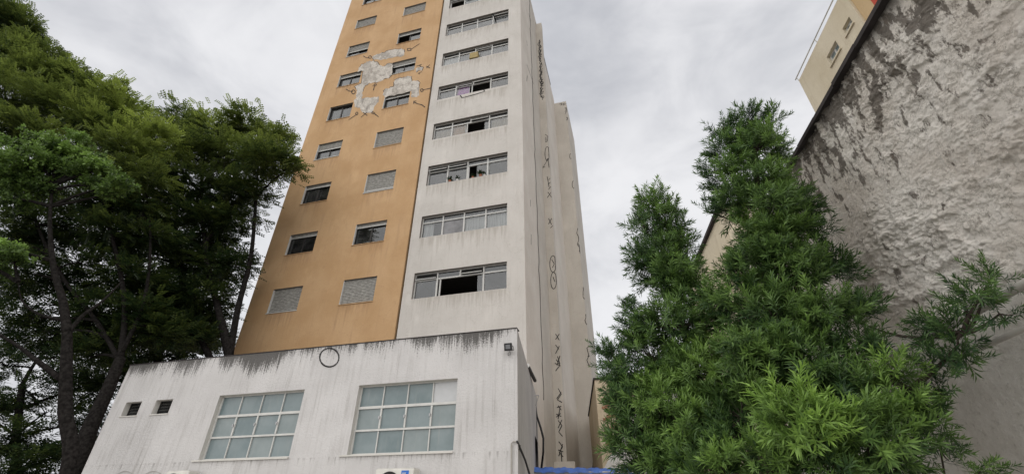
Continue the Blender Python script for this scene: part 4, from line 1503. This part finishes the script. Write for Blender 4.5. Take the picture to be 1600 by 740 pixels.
def big_tree(name, label, base, trunk, r0, forks, blobs, mat, templ, size, dens, flat=.7):
    """trunk: world points; forks: list of world polylines (limbs); blobs: (x, y, r, D, tint, density)"""
    root = empty(name, base, 0, label, 'tree', None)
    base = Vector(base)
    t_ = MB()

    def smooth_line(ps, n=5):
        out = []
        for i in range(len(ps) - 1):
            p0, p1, p2, p3 = ps[max(i - 1, 0)], ps[i], ps[i + 1], ps[min(i + 2, len(ps) - 1)]
            for k in range(n):
                t = k / n
                out.append(.5 * ((2 * p1) + (p2 - p0) * t + (2 * p0 - 5 * p1 + 4 * p2 - p3) * t * t + (3 * p1 - p0 - 3 * p2 + p3) * t ** 3))
        return out + [ps[-1]]
    tl = smooth_line([Vector(p) - base for p in trunk])
    t_.tube(tl, [r0 * (1.15 - .5 * i / (len(tl) - 1)) for i in range(len(tl))], 12)
    t_.build('trunk', M['bark'], root, smooth=True)
    nodes = [Vector(p) for p in trunk[1:]]
    for ps, rr in forks:
        l_ = smooth_line([Vector(p) - base for p in ps])
        MB().tube(l_, [rr * (1 - .72 * i / (len(l_) - 1)) for i in range(len(l_))], 9).build('limb', M['bark'], root, smooth=True)
        nodes += [Vector(p) for p in ps[1:]] + [q_ + base for q_ in l_[3::2]]
    br = MB()
    parts = {i: [] for i in range(len(templ))}
    for (x, y, r, D, tint, dn) in blobs:
        c_ = at(x, y, D)
        rw = max(.3, r * pxscale(x, y, D) - size * .45)
        best = min(nodes, key=lambda p: (p - c_).length + (1.5 if p.z > c_.z else 0))
        bp = bend(best - base, c_ - base, .04, 6, .12)
        br.tube(bp, [max(.012, .06 * (1 - .75 * i / 6)) for i in range(7)], 6)
        for k in range(5):
            a_ = random.random() * 6.28
            e_ = c_ - base + Vector((math.cos(a_) * rw * .8, math.sin(a_) * rw * .8, random.uniform(-.3, .5) * rw))
            br.tube(bend(bp[4 if k % 2 else 5], e_, .05, 5, .12), [.022, .018, .014, .011, .008, .005], 4, cap=False)
        n = int(dens * dn * (1.35 if tint < .2 and D > 12 else 1.15) * ((rw + size * .35) / size) ** 2)
        pts = RNG.normal(size=(n, 3))
        pts /= np.linalg.norm(pts, axis=1, keepdims=True)
        low = pts[:, 2] < -.25
        rr_ = np.where(low, RNG.uniform(.2, .85, n), RNG.uniform(.45, 1.05, n))
        P_ = np.array(c_ - base) + pts * rr_[:, None] * rw * np.array([1.05, 1.05, flat])
        # twig-level gathering so that gaps open between sprays
        nh = max(3, n // 14)
        own = RNG.integers(0, nh, n)
        hubs = P_[:nh]
        P_ = hubs[own] + np.clip(RNG.normal(size=(n, 3)), -1.5, 1.5) * np.array([.30, .30, .13]) * size / .42
        pts = pts[:nh][own]
        rr_ = rr_[:nh][own]
        htone = (RNG.normal(size=nh) * .10)[own]
        dirs = pts * np.array([1, 1, .35]) + np.array([0, -.05, .12]) + RNG.normal(size=(n, 3)) * .3
        ups = np.tile(np.array([[0, 0, 1.0]]), (n, 1)) + RNG.normal(size=(n, 3)) * .3
        fr_ = frames(dirs, np.cross(dirs, ups))
        # make the blade's up side face up: second column follows ups
        d_ = dirs / np.linalg.norm(dirs, axis=1, keepdims=True)
        xx_ = np.cross(ups, d_)
        xx_ /= np.linalg.norm(xx_, axis=1, keepdims=True) + 1e-9
        yy_ = np.cross(d_, xx_)
        fr_ = np.stack([xx_, yy_, d_], -1)
        tn = np.clip(tint * (.55 + .65 * np.clip(pts[:, 2] * rr_ + .2, -.6, 1)) + htone * (.3 + tint * 1.6) + RNG.normal(size=n) * .06, 0, 1)  # clump tops paler, undersides darker: light from above put into the leaf tint
        sc = RNG.uniform(.75, 1.2, n) * size / .42
        which = RNG.integers(0, len(templ), n)
        for i, (tv, tf_, tt_) in enumerate(templ):
            m_ = which == i
            if m_.any():
                parts[i].append(stamp(tv, tf_, fr_[m_], P_[m_], sc[m_], tn[m_], tt_))
    tag(br.build('branch', M['bark'], root), kind='stuff')
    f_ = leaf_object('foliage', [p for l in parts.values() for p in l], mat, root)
    f_['kind'] = 'stuff'
    print(name, len(f_.data.polygons))
    return root


def gp(x, D):
    p = at(x, 740, D)
    return Vector((p.x, p.y, 0))


# the tree with the straight trunk and pale low crown
tA = [at(106, 740, 11.0) * 1.0 - Vector((0, 0, at(106, 740, 11.0).z)), at(106, 740, 11.0), at(102, 640, 11.0), at(104, 560, 11.0), at(105, 515, 11.0)]
big_tree('shade_tree', 'straight trunked tree with pale green low crown at far left', tA[0], tA, .15,
         [([at(105, 520, 11.0), at(98, 470, 11.0), at(84, 420, 11.0), at(78, 350, 11.0), at(82, 290, 11.0)], .11),
          ([at(106, 520, 11.0), at(130, 492, 11.2), at(160, 470, 11.5), at(190, 440, 12.2)], .06),
          ([at(96, 592, 11.0), at(60, 565, 10.9), at(25, 538, 10.8), at(-40, 500, 10.6)], .075),
          ([at(98, 500, 11.0), at(60, 490, 10.9), at(35, 470, 10.9), at(28, 440, 10.8)], .04)],
         [(88, 232, 26, 10.8, .7, 1), (60, 250, 28, 10.6, .6, 1), (112, 246, 26, 10.9, .75, 1), (140, 262, 24, 10.9, .75, 1), (166, 266, 12, 11.0, .65, 1), (192, 286, 8, 11.0, .55, 1), (150, 244, 9, 11.0, .7, .9), (118, 220, 10, 10.9, .7, .9), (62, 218, 14, 10.7, .65, 1), (20, 226, 16, 10.6, .6, 1), (178, 300, 9, 11.1, .45, .9), (30, 258, 28, 10.5, .7, 1), (5, 252, 30, 10.5, .7, 1), (90, 266, 26, 11.0, .5, 1), (45, 280, 26, 10.8, .45, .9),
          (120, 280, 22, 11.1, .4, .8), (10, 285, 28, 10.7, .5, .9), (-30, 280, 40, 10.6, .5, .8), (-40, 240, 40, 10.6, .6, .8), (20, 310, 26, 10.9, .35, .7), (75, 300, 24, 11.1, .3, .7), (150, 292, 14, 11.2, .35, .7), (8, 388, 20, 10.5, .75, .8), (-20, 410, 34, 10.6, .5, .7), (20, 400, 12, 10.5, .6, .7)],
         M['leaf_light'], BRD, .22, 34, .5)

# the great spreading tree whose crown fills the upper left
tB = [gp(112, 13.6), at(116, 740, 13.6), at(140, 670, 13.9), at(168, 610, 14.2), at(188, 560, 14.5)]
BL = [  # upper clumps paler, lower ones near black: sky light put into the tint
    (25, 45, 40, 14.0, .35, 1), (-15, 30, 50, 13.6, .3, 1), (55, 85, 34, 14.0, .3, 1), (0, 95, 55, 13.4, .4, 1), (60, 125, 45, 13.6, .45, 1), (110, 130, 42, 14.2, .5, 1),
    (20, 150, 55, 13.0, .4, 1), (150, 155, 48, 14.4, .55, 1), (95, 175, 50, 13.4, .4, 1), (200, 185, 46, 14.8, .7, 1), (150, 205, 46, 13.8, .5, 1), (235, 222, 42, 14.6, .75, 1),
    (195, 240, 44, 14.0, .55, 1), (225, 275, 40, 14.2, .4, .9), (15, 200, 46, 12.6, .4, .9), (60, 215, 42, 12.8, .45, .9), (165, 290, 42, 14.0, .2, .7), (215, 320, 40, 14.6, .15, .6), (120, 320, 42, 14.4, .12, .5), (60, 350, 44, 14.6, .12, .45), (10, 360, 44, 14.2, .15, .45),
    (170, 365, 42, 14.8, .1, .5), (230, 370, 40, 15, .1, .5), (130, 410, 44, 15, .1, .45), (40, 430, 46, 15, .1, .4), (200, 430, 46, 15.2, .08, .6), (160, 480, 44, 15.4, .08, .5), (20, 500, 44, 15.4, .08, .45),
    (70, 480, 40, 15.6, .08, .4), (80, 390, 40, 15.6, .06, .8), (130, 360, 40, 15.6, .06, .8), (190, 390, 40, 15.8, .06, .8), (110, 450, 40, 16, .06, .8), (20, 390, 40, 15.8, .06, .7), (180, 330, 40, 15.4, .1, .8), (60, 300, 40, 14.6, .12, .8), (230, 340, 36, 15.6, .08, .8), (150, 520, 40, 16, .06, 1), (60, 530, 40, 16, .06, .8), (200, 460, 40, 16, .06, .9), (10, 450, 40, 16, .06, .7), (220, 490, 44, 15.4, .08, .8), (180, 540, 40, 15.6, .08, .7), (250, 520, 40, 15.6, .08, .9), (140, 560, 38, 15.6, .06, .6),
]
big_tree('spreading_tree', 'huge spreading feathery leaved tree with leaning trunk filling upper left corner', tB[0], tB, .23,
         [([at(188, 560, 14.5), at(195, 480, 14.6), at(180, 390, 14.6), at(150, 290, 14.4), at(110, 200, 14.2)], .10),
          ([at(190, 550, 14.5), at(225, 470, 14.8), at(235, 370, 14.8), at(225, 270, 14.8)], .08),
          ([at(185, 560, 14.5), at(150, 500, 14.8), at(90, 420, 14.6), at(40, 300, 14.0), at(10, 160, 13.6), at(0, 60, 13.6)], .08)],
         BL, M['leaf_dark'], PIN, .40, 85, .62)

# the tree whose crown reaches the tower
tC = [gp(330, 17.0), at(352, 640, 17.0), at(358, 560, 17.0), at(346, 500, 17.0)]
CL = [  # paler above, darker below: the lit crown top is put into the tint
    (285, 185, 30, 17.4, .4, 1), (265, 200, 28, 17.0, .4, 1), (330, 205, 40, 17.0, .5, 1), (385, 195, 36, 17.0, .55, 1), (424, 215, 28, 16.8, .5, 1), (440, 242, 20, 16.3, .35, 1), (300, 240, 44, 16.4, .35, 1),
    (360, 240, 46, 16.4, .4, 1), (415, 255, 44, 16.2, .35, 1), (450, 262, 11, 16.0, .2, 1), (300, 290, 46, 16.6, .15, .8), (360, 295, 40, 16.6, .15, .5), (398, 300, 24, 16.8, .15, .8), (270, 330, 44, 16.8, .1, .7), (330, 350, 44, 17, .08, .5),
    (358, 350, 32, 17.2, .08, .7), (392, 340, 15, 17.2, .1, .8), (290, 400, 44, 17, .06, .6), (345, 420, 42, 17.4, .06, .6), (362, 410, 26, 17.6, .06, .7), (260, 450, 40, 17, .06, .9), (310, 470, 42, 17.4, .06, .8), (335, 480, 28, 17.8, .06, .5), (285, 520, 36, 17.2, .06, 1.1), (315, 530, 28, 17.4, .06, 1.0),
    (240, 290, 36, 16.6, .12, .6), (280, 370, 40, 17.8, .06, .8), (320, 320, 40, 17.6, .08, .8), (310, 420, 40, 18, .06, .8), (270, 480, 40, 18, .06, 1), (340, 380, 34, 18, .06, .7), (300, 500, 36, 18, .06, 1), (375, 310, 34, 17.6, .1, .7), (374, 400, 11, 17.6, .06, .6), (240, 400, 40, 16.8, .06, .6), (355, 455, 17, 17.8, .06, .5),
]
big_tree('feathery_tree', 'dark feathery tree with domed crown brushing the ochre tower edge', tC[0], tC, .2,
         [([at(358, 560, 17), at(340, 480, 17.0), at(322, 400, 17), at(315, 300, 16.8), at(320, 220, 16.8)], .15),
          ([at(358, 560, 17), at(372, 480, 17.2), at(392, 400, 17.2), at(400, 310, 17), at(405, 230, 16.8)], .14),
          ([at(352, 600, 17), at(310, 520, 17.2), at(280, 420, 17.2), at(275, 300, 17), at(280, 210, 17)], .13)],
         CL, M['leaf_dark'], PIN, .46, 75, .62)

# dark understorey trees behind, closing the view low down
tD = [gp(20, 18), at(20, 740, 18), at(25, 680, 18), at(35, 600, 18)]
DL = [(x, y, r, D, .05, d) for x, y, r, D, d in [
    (20, 690, 40, 17.5, 1.2), (60, 720, 36, 17, 1.2), (-20, 650, 44, 18, 1.0), (40, 610, 40, 18.5, .5), (80, 640, 36, 19, .4), (130, 610, 40, 19, .9), (150, 660, 40, 19, 1.0), (100, 560, 44, 19, .6), (40, 540, 40, 19.5, .5), (-10, 570, 44, 19, .5), (170, 590, 44, 18.5, 1.2), (120, 700, 34, 18, .8), (10, 740, 40, 16.5, 1.2), (160, 520, 40, 19, .7)]]
big_tree('understorey_tree', 'low dark tree in the shade behind the straight trunk', tD[0], tD, .16,
         [([at(35, 600, 18), at(60, 560, 18.5), at(100, 530, 19)], .08), ([at(30, 640, 18), at(80, 620, 18.6), at(140, 600, 19)], .08)],
         DL, M['leaf_dark'], PIN, .46, 60, .8)
tE = [gp(240, 20), at(240, 640, 20), at(245, 580, 20), at(250, 540, 20)]
EL = [(x, y, r, D, .06, d) for x, y, r, D, d in [
    (230, 540, 40, 20, 1.2), (280, 540, 40, 20, 1.2), (200, 560, 36, 20, 1.0), (320, 530, 34, 20.5, 1.1), (260, 490, 40, 20.5, .7), (215, 500, 40, 20.5, .7), (310, 490, 36, 21, .6), (330, 540, 16, 20, 1.0), (300, 440, 40, 21, .4), (240, 440, 40, 21, .4)]]
big_tree('background_tree', 'dark background tree just above the annex roof line', tE[0], tE, .2,
         [([at(250, 540, 20), at(270, 490, 20.4), at(300, 440, 21)], .1), ([at(248, 560, 20), at(225, 510, 20.4), at(230, 450, 21)], .1)],
         EL, M['leaf_dark'], PIN, .46, 60, .8)

print('objects', len(scene.objects))
